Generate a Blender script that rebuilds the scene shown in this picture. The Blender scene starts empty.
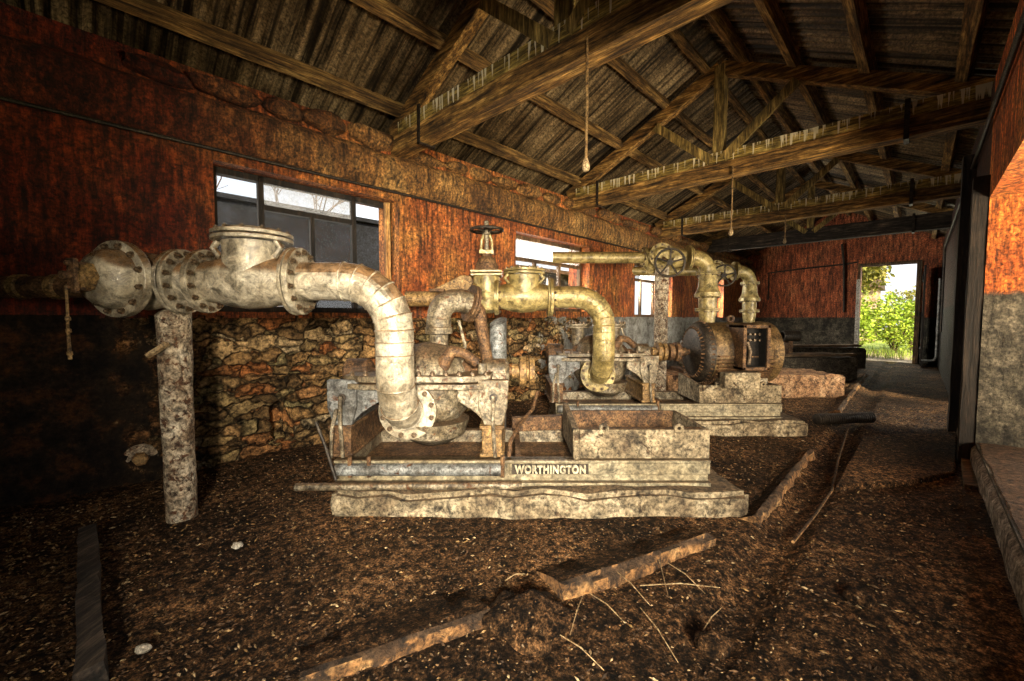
import bpy, bmesh, math, random
from mathutils import Vector, Matrix, noise
random.seed(7)
PI = math.pi
S = bpy.context.scene
COL = S.collection
# ------------------------------------------------------------------ frames
H = 1.2                       # eye height
F = 421.0                     # focal length in pixels of the 1024 px wide picture
PITCH = math.atan(22.5 / F)
TH = math.radians(45.97)      # the hall runs at this angle to the pump axes
CU, SU = math.cos(TH), math.sin(TH)

def W(u, v, z=0.0):           # hall coordinates (u along, v across) -> world
    return Vector((CU * u - SU * v, SU * u + CU * v, z))

def at(px, py, Y):            # a point seen at a pixel, at distance Y ahead
    cp, sp = math.cos(PITCH), math.sin(PITCH)
    a, b = (px - 512) / F, (py - 340.5) / F
    d = Vector((a, cp - sp * b, -sp - cp * b))
    k = Y / d.y
    return Vector((d.x * k, Y, H + d.z * k))

# ------------------------------------------------------------------ materials
def nodes(name):
    m = bpy.data.materials.new(name); m.use_nodes = True
    nt = m.node_tree; nt.nodes.clear()
    out = nt.nodes.new('ShaderNodeOutputMaterial')
    b = nt.nodes.new('ShaderNodeBsdfPrincipled')
    nt.links.new(b.outputs[0], out.inputs[0])
    return m, nt, b, out

class N:
    def __init__(s, nt): s.nt = nt
    def new(s, t, **kw):
        n = s.nt.nodes.new(t)
        for k, v in kw.items(): setattr(n, k, v)
        return n
    def link(s, a, b): s.nt.links.new(a, b)
    def coord(s, scale=(1, 1, 1), loc=(0, 0, 0), rot=(0, 0, 0)):
        tc = s.new('ShaderNodeTexCoord'); mp = s.new('ShaderNodeMapping')
        mp.inputs['Scale'].default_value = scale; mp.inputs['Location'].default_value = loc
        mp.inputs['Rotation'].default_value = rot
        s.link(tc.outputs['Object'], mp.inputs[0]); return mp.outputs[0]
    def noise(s, vec, scale, detail=6, rough=0.6, dist=0.0):
        n = s.new('ShaderNodeTexNoise')
        n.inputs['Scale'].default_value = scale; n.inputs['Detail'].default_value = detail
        n.inputs['Roughness'].default_value = rough; n.inputs['Distortion'].default_value = dist
        s.link(vec, n.inputs['Vector']); return n.outputs['Fac']
    def ramp(s, fac, stops, interp='LINEAR'):
        r = s.new('ShaderNodeValToRGB'); e = r.color_ramp
        e.interpolation = interp
        while len(e.elements) < len(stops): e.elements.new(0.5)
        for el, (p, c) in zip(e.elements, stops):
            el.position = p
            el.color = (c, c, c, 1) if not hasattr(c, '__len__') else (*c, 1)
        s.link(fac, r.inputs[0]); return r.outputs[0]
    def mix(s, fac, a, b, mode='MIX'):
        n = s.new('ShaderNodeMix', data_type='RGBA', blend_type=mode)
        for sock, val in ((n.inputs[0], fac), (n.inputs[6], a), (n.inputs[7], b)):
            if hasattr(val, 'default_value') or hasattr(val, 'is_linked'): s.link(val, sock)
            elif hasattr(val, '__len__'): sock.default_value = (*val, 1)
            else: sock.default_value = val
        return n.outputs[2]
    def math(s, op, a, b=0.0, clamp=False):
        n = s.new('ShaderNodeMath', operation=op); n.use_clamp = clamp
        for sock, val in ((n.inputs[0], a), (n.inputs[1], b)):
            if hasattr(val, 'is_linked'): s.link(val, sock)
            else: sock.default_value = val
        return n.outputs[0]
    def bump(s, h, bsdf, strength=0.5, dist=0.02):
        n = s.new('ShaderNodeBump'); n.inputs['Strength'].default_value = strength
        n.inputs['Distance'].default_value = dist
        s.link(h, n.inputs['Height']); s.link(n.outputs[0], bsdf.inputs['Normal'])

def grunge(name, cols, scale=4.0, rough=0.75, metal=0.0, bump=0.5, bdist=0.012, fine=60, stretch=(1, 1, 1),
           spots=None, top=None, contrast=0.55):
    """mottled weathered surface: cols = list of colours low..high; spots = (colour, amount); top = dust/rust lying on upward faces"""
    m, nt, b, out = nodes(name); k = N(nt)
    v = k.coord(stretch)
    n1 = k.noise(v, scale, 8, 0.65, 0.3)
    n2 = k.noise(v, fine, 4, 0.7)
    st = [(0.34 + 0.32 * i / max(1, len(cols) - 1), c) for i, c in enumerate(cols)]
    c = k.ramp(n1, st)
    g = k.ramp(n2, [(0.36, contrast), (0.5, 1.0), (0.64, 1.45)])
    nm = k.noise(v, scale * 3.3, 9, 0.72, 0.6)
    g = k.mix(1.0, g, k.ramp(nm, [(0.36, contrast * 0.5), (0.5, 0.95), (0.62, 1.5)]), 'MULTIPLY')
    c = k.mix(1.0, c, g, 'MULTIPLY')
    h = k.math('ADD', k.math('MULTIPLY', nm, 0.7), k.math('MULTIPLY', n2, 0.5))
    if top:
        geo = k.new('ShaderNodeNewGeometry'); sep = k.new('ShaderNodeSeparateXYZ')
        k.link(geo.outputs['Normal'], sep.inputs[0])
        f = k.math('ADD', sep.outputs[2], k.math('MULTIPLY', k.math('SUBTRACT', n1, 0.5), 0.9))
        f = k.ramp(f, [(top[1], 0), (top[1] + 0.22, 1)])
        c = k.mix(k.math('MULTIPLY', f, top[2] if len(top) > 2 else 0.85), c, k.mix(1.0, top[0], g, 'MULTIPLY'))
    if spots:
        n3 = k.noise(v, spots[2] if len(spots) > 2 else 14, 6, 0.7, 0.5)
        f = k.ramp(n3, [(1 - spots[1], 0), (1 - spots[1] + 0.05, 1)])
        c = k.mix(f, c, k.mix(1.0, spots[0], g, 'MULTIPLY'))
        h = k.math('SUBTRACT', h, k.math('MULTIPLY', f, 0.25))
    k.link(c, b.inputs['Base Color'])
    b.inputs['Metallic'].default_value = metal
    r = k.ramp(n2, [(0.3, min(1, rough + 0.15)), (0.7, max(0.15, rough - 0.15))])
    k.link(r, b.inputs['Roughness'])
    k.bump(h, b, bump, bdist)
    return m

M = {}
RUST = (0.10, 0.042, 0.015); DK = (0.02, 0.014, 0.009)
M['paint'] = grunge('peeling_beige_paint', [(0.14, 0.11, 0.07), (0.33, 0.285, 0.205), (0.45, 0.41, 0.32)], 4, 0.30, 0.1, 0.7, 0.007, 70,
                    spots=((0.06, 0.03, 0.012), 0.30, 26), top=((0.14, 0.066, 0.02), 0.3), contrast=0.62)
M['olive'] = grunge('peeling_olive_paint', [(0.12, 0.088, 0.03), (0.28, 0.215, 0.085), (0.40, 0.325, 0.145)], 4, 0.32, 0.1, 0.7, 0.007, 70,
                    spots=((0.05, 0.03, 0.01), 0.32, 24), top=((0.12, 0.07, 0.02), 0.42, 0.75), contrast=0.6)
M['rail'] = grunge('smooth_beige_casting', [(0.12, 0.095, 0.055), (0.22, 0.185, 0.115), (0.29, 0.26, 0.175)], 5, 0.5, 0.1, 0.5, 0.006, 50,
                   spots=((0.07, 0.032, 0.012), 0.36, 10), top=((0.08, 0.05, 0.025), 0.5), contrast=0.6)
M['letter'] = grunge('worn_raised_letters', [(0.30, 0.26, 0.17), (0.36, 0.32, 0.22), (0.42, 0.38, 0.27)], 5, 0.6, 0, 0.2, 0.002, 50, contrast=0.85)
M['motor'] = grunge('brown_motor_iron', [(0.03, 0.018, 0.008), (0.13, 0.078, 0.03), (0.25, 0.165, 0.075)], 7, 0.5, 0.2, 0.8, 0.008, 60, contrast=0.45)
M['casting'] = grunge('grey_green_cast_iron', [(0.04, 0.026, 0.012), (0.16, 0.128, 0.08), (0.31, 0.27, 0.195)], 8, 0.5, 0.15, 0.8, 0.008, 70,
                      spots=((0.09, 0.035, 0.012), 0.42, 15), top=((0.10, 0.06, 0.03), 0.55), contrast=0.4)
M['bluegrey'] = grunge('blue_grey_paint', [(0.05, 0.045, 0.038), (0.15, 0.155, 0.15), (0.25, 0.265, 0.265)], 6, 0.5, 0.1, 0.7, 0.008, 70,
                       spots=((0.08, 0.032, 0.012), 0.42, 12), contrast=0.4)
M['rust'] = grunge('rusty_brown_iron', [(0.035, 0.018, 0.008), (0.11, 0.055, 0.022), (0.20, 0.115, 0.05)], 10, 0.7, 0.2, 0.9, 0.008, 80,
                   contrast=0.35)
M['ochre'] = grunge('ochre_rusty_iron', [(0.08, 0.04, 0.014), (0.22, 0.13, 0.045), (0.34, 0.22, 0.09)], 10, 0.6, 0.15, 0.8, 0.008, 80,
                    spots=((0.05, 0.025, 0.01), 0.4, 18), contrast=0.4)
M['black'] = grunge('blackened_iron', [(0.010, 0.008, 0.006), (0.03, 0.022, 0.015), (0.06, 0.045, 0.03)], 12, 0.55, 0.3, 0.6, 0.006, 80)
M['box_shade'] = grunge('painted_box_shade', [(0.002, 0.0016, 0.001), (0.006, 0.004, 0.003), (0.014, 0.01, 0.007)], 12, 0.95, 0, 0.4, 0.004, 60)  # near-black: the dark inside the open terminal box, put into the colour
M['bolt'] = grunge('bolt_heads', [(0.03, 0.018, 0.009), (0.10, 0.065, 0.035), (0.22, 0.16, 0.10)], 30, 0.45, 0.3, 0.6, 0.004, 140)
M['concrete'] = grunge('worn_concrete', [(0.075, 0.052, 0.03), (0.21, 0.165, 0.10), (0.36, 0.30, 0.20)], 5, 0.9, 0, 1.0, 0.02, 45,
                       spots=((0.07, 0.045, 0.025), 0.42, 9), top=((0.10, 0.062, 0.03), 0.65, 0.85), contrast=0.35)
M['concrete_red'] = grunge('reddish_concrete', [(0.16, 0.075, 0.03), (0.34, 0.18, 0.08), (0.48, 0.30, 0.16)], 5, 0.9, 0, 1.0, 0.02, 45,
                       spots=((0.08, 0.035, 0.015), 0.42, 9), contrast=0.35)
M['edge'] = grunge('soil_stained_edging', [(0.10, 0.045, 0.014), (0.26, 0.13, 0.045), (0.40, 0.24, 0.10)], 5, 0.9, 0, 1.0, 0.03, 45, spots=((0.05, 0.026, 0.011), 0.45, 11), top=((0.05, 0.028, 0.013), 0.35, 0.95), contrast=0.3)
M['threshold'] = grunge('soil_covered_threshold', [(0.09, 0.07, 0.05), (0.26, 0.22, 0.18), (0.42, 0.38, 0.33)], 6, 0.9, 0, 1.0, 0.02, 45, top=((0.07, 0.036, 0.015), 0.5, 0.95), contrast=0.35)
M['concrete_shade'] = grunge('shaded_concrete', [(0.025, 0.02, 0.014), (0.06, 0.048, 0.032), (0.12, 0.10, 0.07)], 5, 0.9, 0, 1.0, 0.02, 45, contrast=0.4)  # concrete darkened in colour for the plinths that lie in shade
M['postpaint'] = grunge('flaking_white_post', [(0.10, 0.055, 0.025), (0.36, 0.29, 0.20), (0.50, 0.44, 0.34)], 9, 0.75, 0, 1.0, 0.012, 60,
                        spots=((0.09, 0.038, 0.015), 0.47, 26), contrast=0.4)
def wood(name, cols, along, droppings=False):
    st = [14, 14, 14]; st[along] = 1.2
    m, nt, b, out = nodes(name); k = N(nt)
    v = k.coord(tuple(st)); v1 = k.coord((1, 1, 1))
    n1 = k.noise(v, 1.6, 8, 0.7, 0.4); n2 = k.noise(v1, 4, 6, 0.7); n3 = k.noise(v, 5, 5, 0.75)
    c = k.ramp(n1, [(0.36, cols[0]), (0.5, cols[1]), (0.64, cols[2])])
    c = k.mix(1.0, c, k.ramp(n2, [(0.32, 0.3), (0.52, 1.0), (0.7, 1.6)]), 'MULTIPLY')
    c = k.mix(1.0, c, k.ramp(n3, [(0.36, 0.2), (0.5, 0.95), (0.64, 1.8)]), 'MULTIPLY')
    if droppings:    # white bird droppings running down from the top edge of the beam
        st2 = [0.4, 0.4, 0.4]; st2[along] = 1.0
        vv = k.coord((42, 0.01, 0.5) if along == 0 else (0.01, 42, 0.5))
        s1 = k.noise(vv, 0.8, 3, 0.6)
        s0 = k.noise(k.coord((0.01, 1.5, 0.01)), 1.0, 2, 0.5)
        tc = k.new('ShaderNodeTexCoord'); sep = k.new('ShaderNodeSeparateXYZ'); k.link(tc.outputs['Object'], sep.inputs[0])
        zz = k.math('MULTIPLY', k.math('SUBTRACT', sep.outputs[2], 3.03), 5.0)
        f = k.math('ADD', k.math('MULTIPLY', k.math('SUBTRACT', s1, 0.5), 6.0), k.math('ADD', zz, k.math('MULTIPLY', k.math('SUBTRACT', s0, 0.55), 3.0)))
        f = k.ramp(f, [(0.6, 0), (0.7, 1)])
        c = k.mix(k.math('MULTIPLY', f, 0.95), c, (0.85, 0.79, 0.56))
    k.link(c, b.inputs['Base Color']); b.inputs['Roughness'].default_value = 0.8
    k.bump(k.math('ADD', n1, k.math('MULTIPLY', n3, 0.6)), b, 0.8, 0.012)
    return m
M['beam_v'] = wood('olive_weathered_beam', [(0.05, 0.034, 0.007), (0.30, 0.21, 0.045), (0.62, 0.47, 0.14)], 1, True)
M['timber'] = wood('olive_brown_timber', [(0.05, 0.033, 0.01), (0.24, 0.165, 0.045), (0.48, 0.35, 0.11)], 2)
M['beam_v2'] = wood('brown_weathered_beam', [(0.03, 0.015, 0.004), (0.23, 0.12, 0.028), (0.58, 0.35, 0.10)], 1)
M['purlin'] = wood('brown_purlin_wood', [(0.03, 0.016, 0.005), (0.18, 0.10, 0.028), (0.42, 0.27, 0.085)], 0)
M['wood_x'] = wood('old_plank_wood', [(0.045, 0.025, 0.012), (0.12, 0.07, 0.032), (0.22, 0.15, 0.08)], 0)
M['wood_z'] = wood('old_upright_wood', [(0.035, 0.02, 0.01), (0.10, 0.055, 0.024), (0.2, 0.12, 0.055)], 2)
M['casement'] = wood('orange_casement_wood', [(0.20, 0.08, 0.02), (0.42, 0.20, 0.06), (0.55, 0.30, 0.1)], 2)
M['darkwood_z'] = wood('blackened_upright_wood', [(0.004, 0.003, 0.002), (0.014, 0.009, 0.006), (0.035, 0.023, 0.014)], 2)
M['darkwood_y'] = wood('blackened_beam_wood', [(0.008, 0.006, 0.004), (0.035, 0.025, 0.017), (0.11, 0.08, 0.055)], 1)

def corrugated():
    m, nt, b, out = nodes('rusty_corrugated_iron'); k = N(nt)
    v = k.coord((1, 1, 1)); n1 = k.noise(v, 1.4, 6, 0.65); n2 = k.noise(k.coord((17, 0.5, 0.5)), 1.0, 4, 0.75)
    n3 = k.noise(v, 45, 4, 0.7)
    c = k.ramp(n1, [(0.3, (0.03, 0.019, 0.008)), (0.5, (0.11, 0.078, 0.038)), (0.7, (0.23, 0.175, 0.095))])
    c = k.mix(1.0, c, k.ramp(n2, [(0.40, 0.12), (0.5, 1.0), (0.60, 2.1)]), 'MULTIPLY')  # light and dark streaks painted down the slope to bring out the corrugation
    c = k.mix(1.0, c, k.ramp(n3, [(0.36, 0.3), (0.5, 1.0), (0.64, 1.8)]), 'MULTIPLY')
    k.link(c, b.inputs['Base Color']); b.inputs['Roughness'].default_value = 0.5; b.inputs['Metallic'].default_value = 0.25
    k.bump(n3, b, 0.5, 0.006)
    return m
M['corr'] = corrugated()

def soil():
    m, nt, b, out = nodes('dark_soil_floor'); k = N(nt)
    v = k.coord((1, 1, 1))
    n1 = k.noise(v, 1.3, 7, 0.6); n2 = k.noise(v, 26, 6, 0.75); n4 = k.noise(v, 95, 3, 0.7)
    c = k.ramp(n1, [(0.34, (0.015, 0.008, 0.0035)), (0.5, (0.043, 0.0225, 0.0095)), (0.66, (0.12, 0.064, 0.028))])
    c = k.mix(1.0, c, k.ramp(n2, [(0.40, 0.05), (0.5, 0.8), (0.61, 3.0)]), 'MULTIPLY')
    vo = k.new('ShaderNodeTexVoronoi'); vo.inputs['Scale'].default_value = 75; k.link(v, vo.inputs['Vector'])
    sep = k.new('ShaderNodeSeparateColor'); k.link(vo.outputs['Color'], sep.inputs[0])
    fl = k.ramp(sep.outputs[0], [(0.86, 0), (0.9, 1)])
    near = k.ramp(vo.outputs['Distance'], [(0.25, 1), (0.4, 0)])
    c = k.mix(k.math('MULTIPLY', k.math('MULTIPLY', fl, near), 0.8), c, k.ramp(sep.outputs[1], [(0, (0.10, 0.05, 0.02)), (0.6, (0.25, 0.15, 0.07)), (1, (0.42, 0.34, 0.24))]))
    c = k.mix(1.0, c, k.ramp(n4, [(0.37, 0.15), (0.5, 0.95), (0.63, 2.3)]), 'MULTIPLY')
    k.link(c, b.inputs['Base Color']); b.inputs['Roughness'].default_value = 0.8; b.inputs['Specular IOR Level'].default_value = 0.15
    h = k.math('ADD', k.math('MULTIPLY', n2, 1.0), k.math('MULTIPLY', n4, 0.4))
    k.bump(h, b, 1.0, 0.03)
    return m
M['soil'] = soil()

def rubble():
    """left wall below the plaster: rubble stones, bare near the pumps, sooty plaster at the near end, grey dado at the far end"""
    m, nt, b, out = nodes('rubble_stone_wall'); k = N(nt)
    v = k.coord((4.6, 1, 11)); v1 = k.coord((1, 1, 1))
    # distort
    nd = k.new('ShaderNodeTexNoise'); nd.inputs['Scale'].default_value = 6.5; k.link(v1, nd.inputs['Vector'])
    ad = k.new('ShaderNodeMixRGB', blend_type='LINEAR_LIGHT'); ad.inputs[0].default_value = 0.75
    k.link(v, ad.inputs[1]); k.link(nd.outputs['Color'], ad.inputs[2])
    ve = k.new('ShaderNodeTexVoronoi', feature='DISTANCE_TO_EDGE'); ve.inputs['Scale'].default_value = 1.0; k.link(ad.outputs[0], ve.inputs['Vector'])
    vc = k.new('ShaderNodeTexVoronoi'); vc.inputs['Scale'].default_value = 1.0; k.link(ad.outputs[0], vc.inputs['Vector'])
    sep = k.new('ShaderNodeSeparateColor'); k.link(vc.outputs['Color'], sep.inputs[0])
    n2 = k.noise(v1, 30, 6, 0.75); n1 = k.noise(v1, 7, 7, 0.7)
    c = k.ramp(sep.outputs[0], [(0, (0.08, 0.05, 0.022)), (0.3, (0.24, 0.14, 0.055)), (0.5, (0.19, 0.15, 0.07)), (0.72, (0.27, 0.10, 0.03)), (0.85, (0.33, 0.21, 0.09)), (1, (0.38, 0.30, 0.18))])
    c = k.mix(1.0, c, k.ramp(n2, [(0.37, 0.15), (0.5, 0.95), (0.63, 2.0)]), 'MULTIPLY')
    c = k.mix(1.0, c, k.ramp(n1, [(0.35, 0.25), (0.5, 1), (0.65, 1.6)]), 'MULTIPLY')
    joint = k.ramp(ve.outputs['Distance'], [(0.0, 0.1), (0.05, 0.6), (0.12, 1.0)])
    c = k.mix(1.0, c, joint, 'MULTIPLY')
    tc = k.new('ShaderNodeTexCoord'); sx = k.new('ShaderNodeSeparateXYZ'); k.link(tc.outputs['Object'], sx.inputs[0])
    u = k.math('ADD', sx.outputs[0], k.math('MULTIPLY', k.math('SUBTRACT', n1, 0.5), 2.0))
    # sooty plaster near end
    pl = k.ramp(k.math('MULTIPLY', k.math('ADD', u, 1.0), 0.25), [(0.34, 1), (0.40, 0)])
    soot_shade = k.ramp(n1, [(0.38, (0.005, 0.0035, 0.0025)), (0.52, (0.018, 0.011, 0.006)), (0.66, (0.075, 0.027, 0.008))])
    soot_shade = k.mix(1.0, soot_shade, k.ramp(n2, [(0.35, 0.3), (0.5, 1), (0.65, 1.7)]), 'MULTIPLY')
    c = k.mix(pl, c, soot_shade)
    # grey plaster dado, patchy from u=4.5 on, whole from u=7
    gp = k.math('ADD', k.math('MULTIPLY', k.math('SUBTRACT', sx.outputs[0], 4.6), 0.4), k.math('MULTIPLY', k.math('SUBTRACT', k.noise(v1, 2.2, 5, 0.6), 0.42), 2.6))
    gp = k.ramp(gp, [(0.42, 0), (0.5, 1)])
    dado = k.ramp(n1, [(0.32, (0.09, 0.08, 0.065)), (0.5, (0.24, 0.24, 0.225)), (0.68, (0.36, 0.37, 0.36))])
    dado = k.mix(1.0, dado, k.ramp(n2, [(0.35, 0.55), (0.5, 1), (0.65, 1.3)]), 'MULTIPLY')
    c = k.mix(gp, c, dado)
    k.link(c, b.inputs['Base Color']); b.inputs['Roughness'].default_value = 0.85; b.inputs['Specular IOR Level'].default_value = 0.2
    bare = k.math('MULTIPLY', k.math('SUBTRACT', 1.0, pl), k.math('SUBTRACT', 1.0, gp))
    hgt = k.math('ADD', k.math('MULTIPLY', bare, k.math('MULTIPLY', k.ramp(ve.outputs['Distance'], [(0.0, 0.0), (0.12, 0.8), (0.5, 1)]), 0.7)),
                 k.math('ADD', k.math('MULTIPLY', n1, 0.5), k.math('MULTIPLY', n2, 0.22)))
    d = k.new('ShaderNodeDisplacement'); d.inputs['Scale'].default_value = 0.065; d.inputs['Midlevel'].default_value = 0.5
    k.link(hgt, d.inputs['Height']); k.link(d.outputs[0], out.inputs['Displacement'])
    m.displacement_method = 'BOTH'
    return m
M['rubble'] = rubble()

def plaster(name, a, bcol, c3, split=None, soot_shade=None):
    """streaky lime-washed plaster; split = grey dado below that height"""
    m, nt, b, out = nodes(name); k = N(nt)
    v1 = k.coord((1, 1, 1)); vs = k.coord((7, 7, 1.1))
    n1 = k.noise(v1, 1.6, 7, 0.65); n2 = k.noise(vs, 3.0, 7, 0.75); n3 = k.noise(v1, 38, 5, 0.75)
    c = k.ramp(n1, [(0.3, a), (0.5, bcol), (0.7, c3)])
    c = k.mix(1.0, c, k.ramp(n2, [(0.37, 0.16), (0.5, 0.9), (0.62, 2.0)]), 'MULTIPLY')
    c = k.mix(1.0, c, k.ramp(n3, [(0.37, 0.2), (0.5, 0.95), (0.62, 1.9)]), 'MULTIPLY')
    n5 = k.noise(k.coord((30, 30, 2.0)), 1.0, 5, 0.75)
    c = k.mix(k.ramp(n5, [(0.66, 0), (0.72, 0.65)]), c, (0.5, 0.32, 0.17))
    if split:
        tc = k.new('ShaderNodeTexCoord'); sx = k.new('ShaderNodeSeparateXYZ'); k.link(tc.outputs['Object'], sx.inputs[0])
        z = k.math('ADD', sx.outputs[2], k.math('MULTIPLY', k.math('SUBTRACT', n3, 0.5), 0.05))
        f = k.ramp(k.math('MULTIPLY', z, 0.25), [((split - 0.015) / 4, 1), ((split + 0.015) / 4, 0)])
        g = k.ramp(n1, [(0.32, (0.02, 0.017, 0.011)), (0.5, (0.068, 0.06, 0.042)), (0.68, (0.15, 0.13, 0.095))])
        g = k.mix(1.0, g, k.ramp(k.noise(v1, 9, 7, 0.75), [(0.38, 0.2), (0.5, 0.9), (0.62, 1.9)]), 'MULTIPLY')
        g = k.mix(1.0, g, k.ramp(n3, [(0.36, 0.3), (0.5, 1.0), (0.64, 1.7)]), 'MULTIPLY')
        c = k.mix(f, c, g)
    if soot_shade:  # darkens part of the wall's length: shade painted into the plaster colour
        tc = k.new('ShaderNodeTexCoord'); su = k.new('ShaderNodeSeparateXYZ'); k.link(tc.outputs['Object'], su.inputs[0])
        uu = k.math('ADD', su.outputs[0], k.math('MULTIPLY', k.math('SUBTRACT', n1, 0.5), soot_shade[3]))
        f = k.ramp(k.math('MULTIPLY', k.math('ADD', uu, 3.0), 0.05), [((soot_shade[0] + 3) / 20, soot_shade[2]), ((soot_shade[1] + 3) / 20, 1 - soot_shade[2])])
        c = k.mix(f, c, k.mix(1.0, c, soot_shade[4], 'MULTIPLY'))
    k.link(c, b.inputs['Base Color']); b.inputs['Roughness'].default_value = 0.72
    k.bump(k.math('ADD', n3, k.math('MULTIPLY', n2, 0.6)), b, 1.0, 0.025)
    return m
M['pl_left'] = plaster('red_ochre_plaster', (0.14, 0.026, 0.006), (0.30, 0.085, 0.018), (0.40, 0.175, 0.04), soot_shade=(0.2, 1.6, 1, 1.2, (0.34, 0.13, 0.09)))  # near end: deeper red plaster, with its shade painted in
M['pl_end'] = plaster('brick_red_plaster', (0.16, 0.04, 0.014), (0.32, 0.085, 0.03), (0.42, 0.15, 0.06), split=1.22)
M['pl_right'] = plaster('orange_red_plaster', (0.24, 0.05, 0.010), (0.50, 0.12, 0.02), (0.6, 0.21, 0.04), split=1.40, soot_shade=(5.06, 5.1, 0, 0.0, (0.07, 0.05, 0.045)))  # dark beyond the jamb: shade of the wall face painted in
M['cornice'] = plaster('ochre_cornice', (0.05, 0.02, 0.006), (0.21, 0.10, 0.026), (0.34, 0.20, 0.065), soot_shade=(0.6, 2.4, 1, 1.5, (0.36, 0.11, 0.07)))  # near end: deep red paint, darkened further for the shade there
M['stone'] = grunge('ochre_stone', [(0.07, 0.04, 0.015), (0.2, 0.13, 0.045), (0.32, 0.24, 0.11)], 6, 0.9, 0, 1.0, 0.03, 40, contrast=0.3)
M['pebble'] = grunge('pale_pebble', [(0.2, 0.17, 0.12), (0.38, 0.34, 0.27), (0.5, 0.47, 0.4)], 20, 0.8, 0, 0.5, 0.004, 90)
M['straw'] = grunge('dry_straw', [(0.14, 0.09, 0.04), (0.32, 0.22, 0.11), (0.42, 0.33, 0.19)], 20, 0.8, 0, 0.2, 0.002, 90)
M['chip1'] = grunge('brown_debris', [(0.02, 0.011, 0.005), (0.07, 0.036, 0.014), (0.15, 0.08, 0.033)], 14, 0.85, 0, 0.4, 0.004, 90)
M['white'] = grunge('flaked_white_paint', [(0.3, 0.27, 0.22), (0.55, 0.52, 0.45), (0.65, 0.62, 0.56)], 12, 0.7, 0, 0.4, 0.004, 90)
M['leaf'] = grunge('sunlit_green_leaf', [(0.14, 0.24, 0.012), (0.32, 0.46, 0.03), (0.52, 0.58, 0.07)], 2.5, 0.6, 0, 0.2, 0.004, 12)
M['leaf_olive'] = grunge('olive_leaf', [(0.10, 0.12, 0.015), (0.26, 0.24, 0.035), (0.42, 0.36, 0.08)], 3, 0.6, 0, 0.2, 0.004, 12)
M['bark'] = grunge('bark', [(0.05, 0.03, 0.02), (0.13, 0.08, 0.05), (0.22, 0.15, 0.1)], 9, 0.9, 0, 0.8, 0.01, 40)
M['grass'] = grunge('grass', [(0.10, 0.18, 0.02), (0.24, 0.34, 0.04), (0.45, 0.45, 0.12)], 3, 0.9, 0, 0.6, 0.03, 30)
M['earth'] = grunge('pale_outdoor_earth', [(0.22, 0.16, 0.09), (0.4, 0.31, 0.2), (0.55, 0.46, 0.34)], 2, 0.9, 0, 0.6, 0.03, 30)
M['slate'] = grunge('dark_slate_wall', [(0.002, 0.0025, 0.004), (0.006, 0.007, 0.011), (0.014, 0.016, 0.024)], 3, 0.8, 0, 0.5, 0.01, 30)
M['pink'] = grunge('pink_render', [(0.42, 0.24, 0.17), (0.55, 0.34, 0.25), (0.62, 0.42, 0.32)], 3, 0.9, 0, 0.3, 0.01, 30, contrast=0.8)
M['palewall'] = grunge('pale_outer_wall', [(0.04, 0.025, 0.015), (0.12, 0.085, 0.06), (0.3, 0.27, 0.25)], 3, 0.9, 0, 0.4, 0.01, 30, contrast=0.7)

def dirty_glass(name, dirt=0.35, lines=0.3):
    m, nt, b, out = nodes(name); k = N(nt)
    nt.nodes.remove(b)
    v = k.coord((1, 1, 1)); n1 = k.noise(v, 9, 6, 0.7); n2 = k.noise(k.coord((60, 60, 5), rot=(0.3, 0.8, 0.2)), 1.2, 4, 0.8)
    tr = k.new('ShaderNodeBsdfTransparent'); tr.inputs[0].default_value = (0.95, 0.96, 0.97, 1)
    gl = k.new('ShaderNodeBsdfGlossy'); gl.inputs['Roughness'].default_value = 0.08
    df = k.new('ShaderNodeBsdfDiffuse'); df.inputs[0].default_value = (0.5, 0.5, 0.48, 1)
    tl = k.new('ShaderNodeBsdfTranslucent'); tl.inputs[0].default_value = (0.6, 0.6, 0.6, 1)
    m1 = k.new('ShaderNodeMixShader'); m1.inputs[0].default_value = 0.06
    k.link(tr.outputs[0], m1.inputs[1]); k.link(gl.outputs[0], m1.inputs[2])
    m2 = k.new('ShaderNodeMixShader'); m2.inputs[0].default_value = 0.6
    k.link(df.outputs[0], m2.inputs[1]); k.link(tl.outputs[0], m2.inputs[2])
    m3 = k.new('ShaderNodeMixShader')
    f = k.math('ADD', k.ramp(n1, [(0.35, dirt * 0.4), (0.7, dirt * 1.4)]), k.ramp(n2, [(0.62, 0.0), (0.7, lines)]), True)
    k.link(f, m3.inputs[0]); k.link(m1.outputs[0], m3.inputs[1]); k.link(m2.outputs[0], m3.inputs[2])
    k.link(m3.outputs[0], out.inputs[0])
    return m
M['glass'] = dirty_glass('dirty_window_glass', 0.004, 0.01)
M['frosted'] = dirty_glass('frosted_window_glass', 0.3)

# ------------------------------------------------------------------ mesh builder
def frame_for(d):
    d = Vector(d).normalized()
    a = Vector((0, 0, 1)) if abs(d.z) < 0.9 else Vector((0, 1, 0))
    x = a.cross(d).normalized(); y = d.cross(x).normalized()
    return d, x, y

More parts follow.
